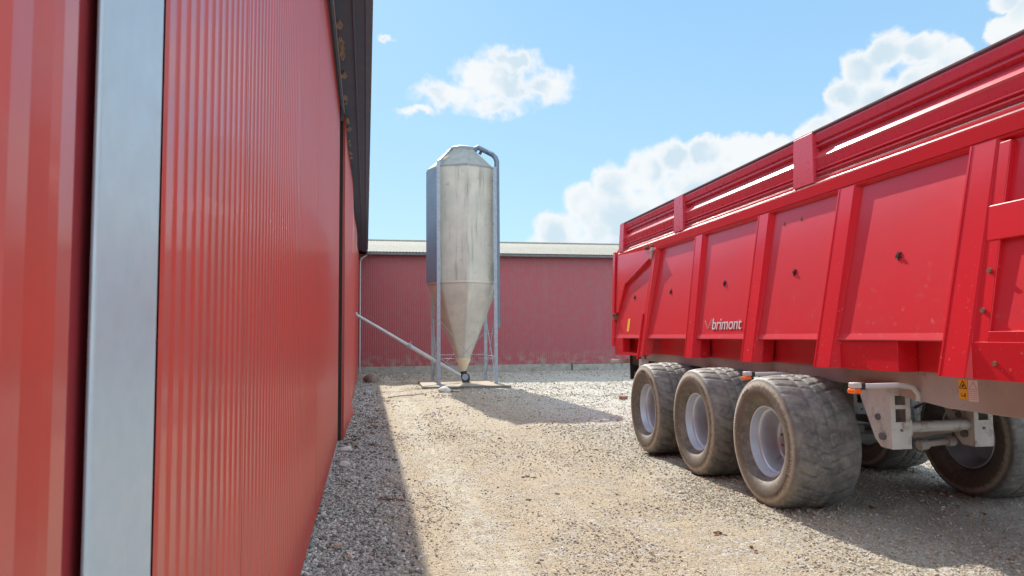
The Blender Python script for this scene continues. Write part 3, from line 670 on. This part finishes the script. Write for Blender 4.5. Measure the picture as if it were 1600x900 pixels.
# ---- ends, floor
mb = MB(); mb.box(3.93, mir(3.93), YF, YF + .06, 1.42, 3.54); tb(mb, 'front_wall', 'panel_red')
mb = MB(); mb.hexa([(3.68, 11.40, 1.36), (mir(3.68), 11.40, 1.36), (mir(3.68), 11.47, 1.36), (3.68, 11.47, 1.36), (3.86, 11.73, 3.14), (mir(3.86), 11.73, 3.14), (mir(3.86), 11.80, 3.14), (3.86, 11.80, 3.14)])
tg = tb(mb, 'tailgate', 'trailer_red', bevel=.006)
mb = MB(); mb.hexa([(3.635, 11.41, 1.50), (3.70, 11.41, 1.50), (3.70, 11.50, 1.50), (3.635, 11.50, 1.50), (3.80, 11.74, 3.10), (3.86, 11.74, 3.10), (3.86, 11.84, 3.10), (3.80, 11.84, 3.10)]); tb(mb, 'tailgate_edge', 'trailer_red', tg)
mb = MB(); mb.hexa([(3.88, 11.70, 3.14), (mir(3.88), 11.70, 3.14), (mir(3.88), 11.75, 3.14), (3.88, 11.75, 3.14), (3.88, 11.60, 3.54), (mir(3.88), 11.60, 3.54), (mir(3.88), 11.65, 3.54), (3.88, 11.65, 3.54)]); tb(mb, 'tailgate_extension', 'ext_red', tg)
mb = MB(); mb.box(4.0, mir(4.0), YF, 11.38, 1.43, 1.50); tb(mb, 'floor', 'inside')
mb = MB(); mb.prism([(3.665, 11.40, 1.632), (3.665, 11.385, 1.37), (3.665, 10.2, 1.37), (3.665, 10.2, 1.40), (3.665, 11.0, 1.42), (3.665, 11.0, 1.632)], (.12, 0, 0)); tb(mb, 'rear_corner_plate', 'trailer_red', SW)
# ---- bolts and studs on panels
mbk = MB()
for y in (9.24, 7.65, 6.21, 4.80, 10.7, 3.2):
    mbk = MB(); XS = PX(2.27); mbk.tube([(XS - .018, y, 2.27), (XS + .02, y, 2.27)], .016, 8)
    for k in range(5):
        a = k * 1.26 + y; q_ = .034 * math.sin(a); mbk.bar((XS - .004, y, 2.27), (XS - .004 + q_ * .1533, y + .034 * math.cos(a), 2.27 + q_), .008, .008)
    tb(mbk, 'panel_stud', 'black', SW)
mb = MB()
for (y, z, x) in ((3.92, 2.08, 3.715), (3.95, 1.83, 3.68), (3.85, 1.50, 3.653), (3.6, 1.54, 3.653), (3.45, 1.52, 3.653), (6.2, 2.78, PX(2.78)), (6.5, 2.78, PX(2.78))):
    mb.tube([(x - .008, y, z), (x + .02, y, z)], .016, 8)
tbs(mb, 'rusty_bolt', 'rust', SW)
# sticker on rear bay
mb = MB(); mb.box(3.8345, 3.84, 11.24, 11.32, 1.80, 1.96)
mb = MB(); mb.prism([(PX(1.74) - .004, 10.78, 1.74), (PX(1.74) - .004, 10.88, 1.74), (PX(1.94) - .004, 10.88, 1.94), (PX(1.94) - .004, 10.78, 1.94)], (.003, 0, 0)); tb(mb, 'yellow_sticker', 'yellow', SW)
# ---- lettering
cu = bpy.data.curves.new('lettering', 'FONT'); cu.body = 'brimont'; cu.size = .2; cu.offset = .001; cu.extrude = .002; cu.space_character = .98
to = bpy.data.objects.new('tmp_text', cu); COL.objects.link(to); bpy.context.view_layer.update()
me = bpy.data.meshes.new_from_object(to); bpy.data.objects.remove(to)
co = np.array([v.co[:] for v in me.vertices]); x0, x1 = co[:, 0].min(), co[:, 0].max(); z0, z1 = co[:, 1].min(), co[:, 1].max()
for v in me.vertices:
    u = (v.co.x - x0) / (x1 - x0); w = (v.co.y - z0) / (z1 - z0)
    zz = 1.742 + .130 * w; v.co = TFB((PX(zz) - .006 - v.co.z, 7.83 - .70 * u, zz))
me.name = 'lettering'; me.materials.append(M['letter']); lo = bpy.data.objects.new('lettering', me); COL.objects.link(lo); lo.parent = SW; tag(lo, 'pale lettering brimont on the second panel')
mb = MB()
E_ = lambda y, z: (PX(z) - .004, y - .35, z)
mb.prism([E_(8.42, 1.86), E_(8.38, 1.86), E_(8.31, 1.775), E_(8.22, 1.875), E_(8.195, 1.875), E_(8.30, 1.74)], (.003, 0, 0))
for k in range(4): mb.prism([E_(8.185, 1.76 + k * .028), E_(8.27 - .015 * k, 1.76 + k * .028), E_(8.27 - .015 * k, 1.772 + k * .028), E_(8.185, 1.772 + k * .028)], (.003, 0, 0))
tb(mb, 'faded_emblem', 'letter_faint', SW)
# ---- chassis
TCUR = TF; CX = 5.1
for fx in ((lambda x: x), (lambda x: 2 * 4.66 + .05 - x)):
    x0, x1 = sorted((fx(4.30), fx(4.42)))
    mb = MB(); mb.prism([(x0, 1.2, 1.385), (x0, 12.3, 1.385), (x0, 12.3, 1.25), (x0, 6.1, 1.215), (x0, 5.0, 1.10), (x0, 1.2, 1.06)], (x1 - x0, 0, 0))
    cb = tb(mb, 'chassis_beam', 'chassis', bevel=.006)
    if fx(4.3) == 4.3: CB = cb
mb = MB()
for y in (2.2, 3.6, 4.4, 7.45, 9.1, 10.8): mb.box(4.425, 4.945, y, y + .12, 1.13, 1.38)
tbs(mb, 'crossmember', 'axle')
mb = MB()
for y in np.arange(2.9, 12.2, .72): mb.box(5.08, 6.35, y, y + .08, 1.30, 1.384)
tbs(mb, 'subframe_beam', 'axle')
# drawbar and jack
mb = MB(); mb.bar((4.36, 1.6, 1.2), (4.62, -.6, .85), .12, .2); mb.bar((5.0, 1.6, 1.2), (4.76, -.6, .85), .12, .2); mb.tube([(4.69, -.55, .85), (4.69, -.95, .85)], .06, 12); tb(mb, 'drawbar', 'chassis')
mb = MB(); mb.tube([(4.69, 0.3, 1.3), (4.69, .3, .06)], .05, 12); mb.box(4.55, 4.83, .16, .44, .0, .05); tb(mb, 'jack_stand', 'axle')
# stickers on the beam
mb = MB(); mb.box(4.2965, 4.2995, 5.505, 5.60, 1.17, 1.34)
mb = MB()
def beamY(px): return 4.297 / ((px - 609) / 1141.)
ya, ybb, yc = 4.875, 4.785, 4.69
mb = MB(); mb.box(4.2965, 4.2995, ybb + .003, ya, 1.185, 1.338); stk = tb(mb, 'warning_sticker', 'yellow', CB)
mb = MB(); mb.box(4.2965, 4.2995, yc, ybb - .003, 1.175, 1.335); stk2 = tb(mb, 'notice_sticker', 'white_sticker', CB)
def tri(mb, y0, y1, z0, z1, w=.006, x=4.2955):
    a, b, c = (x, y0, z0), (x, y1, z0), (x, (y0 + y1) / 2, z1)
    for p, q in ((a, b), (b, c), (c, a)): mb.bar(p, q, .0015, w, up=(0, 0, 1)) if p[2] == q[2] else mb.bar(p, q, .0015, w, up=(0, 1, 0))
mb = MB(); tri(mb, ybb + .012, ya - .008, 1.268, 1.324)
ym = (ybb + ya) / 2 + .002
mb.tube([(4.2962, ym, 1.286), (4.2948, ym, 1.286)], .010, 10); mb.bar((4.2955, ym - .012, 1.302), (4.2955, ym + .010, 1.278), .0015, .007, up=(0, 1, 0)); mb.bar((4.2955, ym + .02, 1.208), (4.2955, ym - .018, 1.212), .0015, .007); mb.bar((4.2955, ym - .018, 1.2), (4.2955, ym - .018, 1.232), .0015, .010, up=(0, 1, 0)); mb.bar((4.2955, ym + .024, 1.222), (4.2955, ym + .012, 1.226), .0015, .005)
tb(mb, 'pictogram', 'ink', stk)
mb = MB(); tri(mb, yc + .008, ybb - .012, 1.266, 1.32, .0035)
for k in range(5): mb.box(4.295, 4.2962, yc + .008, ybb - .012, 1.19 + k * .015, 1.193 + k * .015)
tb(mb, 'pictogram', 'ink_pale', stk2)
# ---- hangers at the front of the axle group (and again before each axle)
def hanger(x, y, par, flip=1):
    mb = MB()
    mb.prism([(x, y + .46, 1.24), (x, y, 1.24), (x, y, .70), (x, y + .14, .70), (x, y + .22, .77)], (.018, 0, 0))
    mb.prism([(x + .15, y + .42, 1.24), (x + .15, y, 1.24), (x + .15, y, .72), (x + .15, y + .12, .72), (x + .15, y + .20, .78)], (.018, 0, 0))
    # flange plate with two windows
    f0, f1 = y - .012, y
    xa, xb = x - .01, x + .178
    mb.box(xa, xb, f0, f1, .70, .93); mb.box(xa, xb, f0, f1, 1.155, 1.245)
    mb.box(xa, xa + .045, f0, f1, .93, 1.155); mb.box(xb - .045, xb, f0, f1, .93, 1.155); mb.box(xa + .045, xb - .045, f0, f1, 1.04, 1.075)
    h = tb(mb, 'hanger_bracket', 'bracket', par, bevel=.003)
    mb = MB(); mb.tube([(x - .03, y + .10, .80), (x + .2, y + .10, .80)], .032, 12); mb.tube([(x - .02, y + .16, .96), (x + .19, y + .16, .96)], .028, 12)
    mb.tube([(x + .085, y - .02, .86), (x + .085, y, .86)], .012, 8); tb(mb, 'hanger_bolt', 'axle', h, smooth=True)
AX = [6.65, 8.29, 9.96]
for k, ay in enumerate(AX):
    hanger(4.225, ay - 1.10, CB); hanger(5.01, ay - 1.12, CB)
mb = MB(); mb.tube([(4.38, 5.62, .875), (5.05, 5.60, .885)], .048, 14); mb.box(4.38, 4.44, 5.57, 5.67, .81, .94)
tb(mb, 'torque_rod', 'bracket', CB, smooth=True)
mb = MB(); mb.bar((5.0, 5.65, .86), (4.72, 6.2, .70), .12, .07); mb.tube([(4.68, 5.75, .70), (4.95, 5.75, .72)], .028, 10); mb.tube([(4.64, 5.75, .69), (4.72, 5.75, .70)], .045, 10); mb.tube([(4.92, 5.75, .72), (4.99, 5.75, .72)], .045, 10); tb(mb, 'steering_link', 'chassis', CB)
# hoses
for pts, nm in (([(4.36, 5.3, 1.12), (4.5, 5.6, 1.04), (4.9, 6.0, 1.03), (5.6, 6.2, 1.10)], 'hose'), ([(4.4, 5.0, 1.09), (4.8, 5.5, 1.03), (5.4, 5.8, 1.05), (6.1, 6.0, 1.12)], 'hose'), ([(4.40, 6.1, 1.15), (4.55, 6.2, 1.09), (4.7, 6.0, 1.16), (4.85, 6.3, 1.2)], 'hose'), ([(4.45, 6.0, 1.18), (4.62, 6.25, 1.02), (4.7, 6.5, .84)], 'hose')):
    mb = MB(); P = [Vector(p) for p in pts]; q = []
    for s_ in range(len(P) - 1):
        p0 = P[max(s_ - 1, 0)]; p1 = P[s_]; p2 = P[s_ + 1]; p3 = P[min(s_ + 2, len(P) - 1)]
        for k in range(6):
            t_ = k / 6; q.append(.5 * ((2 * p1) + (p2 - p0) * t_ + (2 * p0 - 5 * p1 + 4 * p2 - p3) * t_ ** 2 + (3 * p1 - p0 - 3 * p2 + p3) * t_ ** 3))
    q.append(P[-1]); mb.tube(q, .009, 8); tb(mb, nm, 'black', CB, smooth=True)
# axles, springs
for ay in AX:
    mb = MB(); mb.tube([(4.05, ay, .65), (mir(4.05), ay, .65)], .075, 16); mb.box(4.2, 4.5, ay - .1, ay + .1, .56, .76); mb.box(mir(4.5), mir(4.2), ay - .1, ay + .1, .56, .76)
    ax = tb(mb, 'axle', 'axle')
    mb = MB(); mb.bar((4.35, ay - .5, .80), (4.35, ay + .45, .78), .09, .07); mb.bar((5.02, ay - .5, .80), (5.02, ay + .45, .78), .09, .07); mb.tube([(4.35, ay + .2, .8), (4.35, ay + .2, 1.24)], .07, 12); mb.tube([(5.05, ay + .2, .8), (5.05, ay + .2, 1.24)], .07, 12)
    tb(mb, 'suspension', 'axle', ax)
# ---- side marker lamps
def marker(y, par, x_end=3.74, full=True):
    mb = MB(); pts = [(4.29, y - .0, 1.13), (4.29, y - .0, 1.19), (4.24, y - .0, 1.245), (4.12, y, 1.262), (x_end, y, 1.262)]
    mb.tube(pts, .022, 12); a = tb(mb, 'lamp_arm', 'lamp_body', par, smooth=True)
    mb = MB(); mb.box(x_end - .075, x_end - .002, y - .035, y + .04, 1.245, 1.292); l = tb(mb, 'marker_lamp', 'lamp_body', a, bevel=.008)
    mb = MB(); mb.box(x_end - .002, x_end + .035, y - .03, y + .035, 1.235, 1.29); tb(mb, 'lamp_bracket', 'black', l, bevel=.004)
    mb = MB(); mb.box(x_end - .085, x_end - .008, y - .046, y + .045, 1.203, 1.243); tb(mb, 'orange_lens', 'orange_lens', l, bevel=.012)
marker(5.30, CB, 3.76); marker(7.12, CB, 3.78)
# ---- rear underride, lights, flap
TCUR = TFB; CX = 4.74
mb = MB(); mb.box(3.85, mir(3.85), 10.9, 11.02, .95, 1.1); mb.box(4.2, 4.3, 10.9, 11.0, 1.1, 1.39); tb(mb, 'rear_bumper', 'axle')
mb = MB(); mb.box(3.80, 4.10, 11.04, 11.07, .98, 1.36); mb.box(3.78, 4.10, 10.6, 10.88, 1.22, 1.36); tb(mb, 'mud_flap', 'black')
mb = MB(); mb.box(3.62, 3.74, 10.05, 10.15, 1.20, 1.33); mb.tube([(3.67, 10.1, 1.30), (3.67, 10.1, 1.42)], .03, 10); tb(mb, 'ram_foot', 'bracket', bevel=.01)
mb = MB(); mb.box(3.62, 3.85, 11.25, 11.32, 1.24, 1.29); mb.tube([(3.62, 11.28, 1.27), (3.56, 11.28, 1.265)], .03, 10); tb(mb, 'rear_bracket', 'bracket')
# ---- wheels
TCUR = TF; CX = 5.1
RT = .65; WT = .70
def tyre_mesh():
    ncir = 480; half = []
    # cross-section: (axial, radius) from outer bead to shoulder
    sec = [(.245, .335), (.262, .338), (.275, .352), (.288, .370), (.318, .400), (.338, .435), (.349, .475), (.352, .515), (.347, .552), (.337, .582), (.329, .597), (.327, .604), (.318, .616), (.300, .626), (.27, .633)]
    tread = [(a, .633 + .017 * (1 - (a / .27) ** 2)) for a in np.linspace(.235, 0, 15)]
    h = sec + tread
    prof = h + [(-a, r) for a, r in h[::-1][1:]]
    prof = np.array(prof); npf = len(prof); V = np.zeros((ncir, npf, 3))
    for c in range(ncir):
        th = 2 * math.pi * c / ncir
        for k, (a, r) in enumerate(prof):
            dr = 0
            if abs(a) < .315 and r > .60:
                # blocks: chevron offset grooves
                u = th / (2 * math.pi) * 30 + (abs(a) / .3) * .9 * (1 if a > 0 else 1) + (.5 if a > 0 else 0)
                fr = u - math.floor(u); g = abs(fr - .5) * 2
                circ = min(abs(abs(a) - .105), 1)
                edge = abs(a) < .014
                inb = g < (.74 if abs(a) > .11 else .80) and circ > .013 and not edge
                dr = 0.0 if inb else -.010
                if abs(a) > .29: dr *= .5
            V[c, k] = (-a, (r + dr) * math.cos(th), (r + dr) * math.sin(th))
    i, j = np.meshgrid(np.arange(ncir), np.arange(npf - 1), indexing='ij')
    i2 = (i + 1) % ncir
    F = np.stack([i * npf + j, i * npf + j + 1, i2 * npf + j + 1, i2 * npf + j], -1).reshape(-1, 4)
    return V.reshape(-1, 3), F
TV, TFc = tyre_mesh()
# flatten slightly at the ground contact
TVb = TV.copy(); bz = TVb[:, 2] < -.638; TVb[bz, 2] = -.638
def lathe(mb, prof, n=64):
    v = []; f = []; m_ = len(prof)
    for c in range(n):
        th = 2 * math.pi * c / n
        for a, r in prof: v.append((-a, r * math.cos(th), r * math.sin(th)))
    for c in range(n):
        for k in range(m_ - 1): f.append((c * m_ + k, c * m_ + k + 1, ((c + 1) % n) * m_ + k + 1, ((c + 1) % n) * m_ + k))
    mb.add(v, f)
proto = None
def make_wheel():
    w = empty('wheel', (0, 0, 0))
    ty = np_mesh('tyre', TVb, TFc, M['tyre']); ty.data.set_sharp_from_angle(angle=R(38)); ty.parent = w
    mb = MB()
    for base_a in (math.radians(250), math.radians(285), math.radians(70), math.radians(110)):
        for k in range(6):
            a = base_a + k * .052
            r0, r1 = .525, .548 + .008 * (k % 2); x = -.3535
            c, s_ = math.cos(a), math.sin(a); mb.bar((x, r0 * c, r0 * s_), (x + .006, r1 * c, r1 * s_), .004, .011, up=(1, 0, 0))
    mk = mb.build('sidewall_marks', M['tyre'], ty)
    mb = MB()
    lathe(mb, [(.272, .352), (.278, .345), (.275, .335), (.255, .330), (.225, .322), (.205, .316), (.20, .300), (.185, .292), (.12, .288), (.02, .283), (-.01, .272), (-.02, .255), (-.012, .23), (.0, .19), (-.002, .15)])
    lathe(mb, [(-.272, .352), (-.278, .345), (-.275, .335), (-.255, .330), (-.205, .316), (-.185, .292), (-.05, .288), (-.035, .27), (-.03, .20), (-.025, .10)])
    rm = mb.build('rim', M['rim'], w, smooth=True, angle=50)
    mb = MB(); lathe(mb, [(-.002, .152), (.004, .150), (.006, .12), (.03, .115), (.045, .095), (.06, .09), (.068, .06), (.07, .0)], 32)
    mb.tube([(-.08, .19, 0), (-.10, .24, .01)], .012, 6)
    for k in range(10):
        a = k * math.pi / 5; mb.tube([(0.0, .17 * math.cos(a), .17 * math.sin(a)), (-.03, .17 * math.cos(a), .17 * math.sin(a))], .014, 6)
    mb.build('hub', M['hub'], rm, smooth=True, angle=40)
    return w
def copy_tree(o, parent=None):
    c = o.copy(); COL.objects.link(c); c.parent = parent
    for ch in list(o.children): copy_tree(ch, c)
    return c
w0 = make_wheel(); first = True
for ay in AX:
    for side in (0, 1):
        w = w0 if first else copy_tree(w0); first = False
        w.parent = tr; x = 3.61 + WT / 2 if side == 0 else mir(3.64 + WT / 2)
        w.location = TF((x, ay, .632)); w.rotation_euler = (random.uniform(-3, 3), 0, 0 if side == 0 else math.pi)

# ------------------------------------------------------------ world
wd = bpy.data.worlds.new('World'); S.world = wd; wd.use_nodes = True; nt = wd.node_tree
bg = nt.nodes['Background']; out = nt.nodes['World Output']
SUN_EL, SUN_HEAD = R(36.5), R(-3.0)   # heading measured from +Y towards +X
sky = N(nt, 'ShaderNodeTexSky', sky_type='NISHITA'); sky.sun_disc = False; sky.sun_elevation = SUN_EL; sky.sun_rotation = SUN_HEAD
sky.air_density = 1.0; sky.dust_density = .35; sky.ozone_density = 2.5
tc = N(nt, 'ShaderNodeTexCoord').outputs['Generated']
sep = N(nt, 'ShaderNodeSeparateXYZ'); nt.links.new(tc, sep.inputs[0])
az = math_(nt, 'ARCTAN2', sep.outputs[0], sep.outputs[1]); el = math_(nt, 'ARCSINE', sep.outputs[2])
cmb = N(nt, 'ShaderNodeCombineXYZ'); nt.links.new(az, cmb.inputs[0]); nt.links.new(el, cmb.inputs[1]); P0 = cmb.outputs[0]
def nz(vec, scale, detail=6, rough=.6, color=False):
    n = N(nt, 'ShaderNodeTexNoise', noise_dimensions='2D', inp={'Scale': scale, 'Detail': detail, 'Roughness': rough}); nt.links.new(vec, n.inputs['Vector']); return n.outputs['Color' if color else 'Fac']
def vm(op, a, b):
    n = N(nt, 'ShaderNodeVectorMath', operation=op)
    for i, x in enumerate((a, b)):
        if isinstance(x, tuple): n.inputs[i].default_value = x
        else: nt.links.new(x, n.inputs[i])
    return n.outputs['Value' if op in ('LENGTH', 'DOT_PRODUCT') else 'Vector']
wob = vm('MULTIPLY', vm('SUBTRACT', nz(P0, 22, 5, .6, True), (.5, .5, .5)), (.050, .040, 0))
PW = vm('ADD', P0, wob)
def blobs(lst, P):
    cur = None
    for (a, e, ra, re) in lst:
        dd = vm('MULTIPLY', vm('SUBTRACT', P, (a, e, 0)), (1 / ra, 1 / re, 0))
        n = N(nt, 'ShaderNodeVectorMath', operation='LENGTH'); nt.links.new(dd, n.inputs[0])
        v = math_(nt, 'SUBTRACT', 1., n.outputs['Value'])
        cur = v if cur is None else N_smax(cur, v)
    return cur
def N_smax(a, b):
    n = N(nt, 'ShaderNodeMath', operation='SMOOTH_MAX'); nt.links.new(a, n.inputs[0]); nt.links.new(b, n.inputs[1]); n.inputs[2].default_value = .25; return n.outputs[0]
small = [(0.1894, 0.3405, 0.0774, 0.0363), (0.1121, 0.3266, 0.0599, 0.0228), (0.2595, 0.3362, 0.0386, 0.0293), (0.2034, 0.3708, 0.0566, 0.0229), (0.153, 0.3536, 0.0456, 0.0244), (0.0654, 0.3088, 0.0309, 0.0093), (0.0198, 0.3944, 0.0162, 0.0081), (0.1755, 0.3122, 0.0546, 0.018)]
big = [(0.2642, 0.1404, 0.0428, 0.0353), (0.305, 0.1792, 0.0373, 0.0349), (0.3454, 0.2041, 0.0395, 0.0328), (0.3897, 0.2212, 0.0389, 0.0323), (0.4265, 0.2387, 0.0341, 0.0285), (0.4675, 0.2419, 0.035, 0.0266), (0.5174, 0.2405, 0.0364, 0.0246), (0.5618, 0.239, 0.0313, 0.021), (0.3709, 0.1553, 0.0943, 0.0521), (0.4829, 0.1887, 0.089, 0.0503), (0.6116, 0.2554, 0.0301, 0.0235), (0.6447, 0.2941, 0.0264, 0.0273), (0.6643, 0.3216, 0.0288, 0.0296), (0.694, 0.3389, 0.0348, 0.026), (0.7323, 0.3354, 0.0333, 0.0227), (0.7653, 0.3218, 0.0269, 0.0182), (0.6806, 0.2737, 0.0622, 0.0375), (0.737, 0.2873, 0.0458, 0.0433), (0.8109, 0.338, 0.017, 0.0162), (0.8358, 0.3477, 0.0234, 0.0263), (0.8216, 0.3679, 0.0239, 0.0171), (.60, .20, .10, .05), (.33, .10, .12, .05)]
fine = nz(P0, 42, 4, .5); med = nz(P0, 11, 3, .5)
s1 = blobs(small, PW)
s1 = math_(nt, 'ADD', s1, math_(nt, 'MULTIPLY', math_(nt, 'SUBTRACT', fine, .5), .8))
m1 = ramp(nt, s1, -.05, .6, 0, .94)
wob2 = vm('MULTIPLY', vm('SUBTRACT', nz(P0, 34, 5, .6, True), (.5, .5, .5)), (.022, .022, 0))
PB = vm('ADD', P0, wob2)
s2 = blobs(big, PB)
vor = N(nt, 'ShaderNodeTexVoronoi', voronoi_dimensions='2D', inp={'Scale': 34.}); nt.links.new(PB, vor.inputs['Vector'])
vor2 = N(nt, 'ShaderNodeTexVoronoi', voronoi_dimensions='2D', inp={'Scale': 80.}); nt.links.new(PB, vor2.inputs['Vector'])
puff = math_(nt, 'ADD', math_(nt, 'MULTIPLY', vor.outputs['Distance'], -.30), math_(nt, 'MULTIPLY', vor2.outputs['Distance'], -.08))
s2b = math_(nt, 'ADD', math_(nt, 'ADD', s2, puff), .22)
m2 = ramp(nt, s2b, .02, .40, 0, .93)
mask = math_(nt, 'MAXIMUM', m1, m2)
# interior of the clouds is thinner/bluer, rims bright
core = math_(nt, 'MAXIMUM', math_(nt, 'MULTIPLY', ramp(nt, s1, .38, .75), ramp(nt, med, .38, .6)), math_(nt, 'MULTIPLY', ramp(nt, s2b, .30, .75), ramp(nt, med, .36, .62)))
ccol = mixc(nt, (2.55, 2.6, 2.6), (1.8, 2.15, 2.38), core)
SKYTINT = mixc(nt, (1, 1, 1), (1, 1, 1), .0)
skyc = N(nt, 'ShaderNodeMix', data_type='RGBA', blend_type='MULTIPLY'); skyc.inputs[0].default_value = 1.; nt.links.new(sky.outputs[0], skyc.inputs[6]); skyc.inputs[7].default_value = (.09, .10, .13, 1)
air = mixc(nt, (.95, 1.52, 1.86), (.44, 1.12, 1.78), ramp(nt, math_(nt, 'SUBTRACT', el, math_(nt, 'MULTIPLY', az, .10)), .0, .8))     # flat blue added over the sky model, lifts the fill
add = N(nt, 'ShaderNodeMix', data_type='RGBA', blend_type='ADD'); add.inputs[0].default_value = 1.; nt.links.new(air, add.inputs[6]); nt.links.new(skyc.outputs[2], add.inputs[7])
# bright cloud added out of view, overhead and behind, as fill light
far = math_(nt, 'MAXIMUM', ramp(nt, el, .52, .75), ramp(nt, sep.outputs[1], .1, -.2))
fill_cov = math_(nt, 'MULTIPLY', far, ramp(nt, N(nt, 'ShaderNodeTexNoise', inp={'Scale': 2.6, 'Detail': 3.}).outputs['Fac'], .30, .52))
c = mixc(nt, mixc(nt, add.outputs[2], (4.0, 4.7, 5.6), fill_cov), ccol, mask)
nt.links.new(c, bg.inputs[0]); bg.inputs[1].default_value = .15

sd = bpy.data.lights.new('sun', 'SUN'); sd.energy = 3.2; sd.angle = R(.53); sd.color = (1, .93, .82)
so = bpy.data.objects.new('sun', sd); COL.objects.link(so)
dirv = Vector((math.sin(SUN_HEAD) * math.cos(SUN_EL), math.cos(SUN_HEAD) * math.cos(SUN_EL), math.sin(SUN_EL)))
so.rotation_euler = dirv.to_track_quat('Z', 'Y').to_euler(); so.location = dirv * 60

# ------------------------------------------------------------ camera
yaw, pitch, roll, H = R(11.5), R(3.75), R(.47), 1.70
f = Vector((math.sin(yaw) * math.cos(pitch), math.cos(yaw) * math.cos(pitch), math.sin(pitch)))
r = Vector((math.cos(yaw), -math.sin(yaw), 0)); u = r.cross(f)
cc, ss = math.cos(roll), math.sin(roll); r2 = r * cc - u * ss; u2 = r * ss + u * cc
cd = bpy.data.cameras.new('camera'); cam = bpy.data.objects.new('camera', cd); COL.objects.link(cam)
m = Matrix((r2, u2, -f)).transposed().to_4x4(); m.translation = (0, 0, H); cam.matrix_world = m
cd.sensor_width = 36; cd.lens = 1120 / 1600 * 36; cd.clip_start = .05; cd.clip_end = 2000
cd.dof.use_dof = True; cd.dof.focus_distance = 9.; cd.dof.aperture_fstop = 6.
S.camera = cam
S.view_settings.view_transform = 'Standard'; S.view_settings.look = 'None'; S.view_settings.gamma = 1; S.view_settings.exposure = 1.32
S.render.engine = 'CYCLES'
S.cycles.max_bounces = 6; S.cycles.diffuse_bounces = 3; S.cycles.glossy_bounces = 3; S.cycles.transmission_bounces = 1; S.cycles.caustics_reflective = False
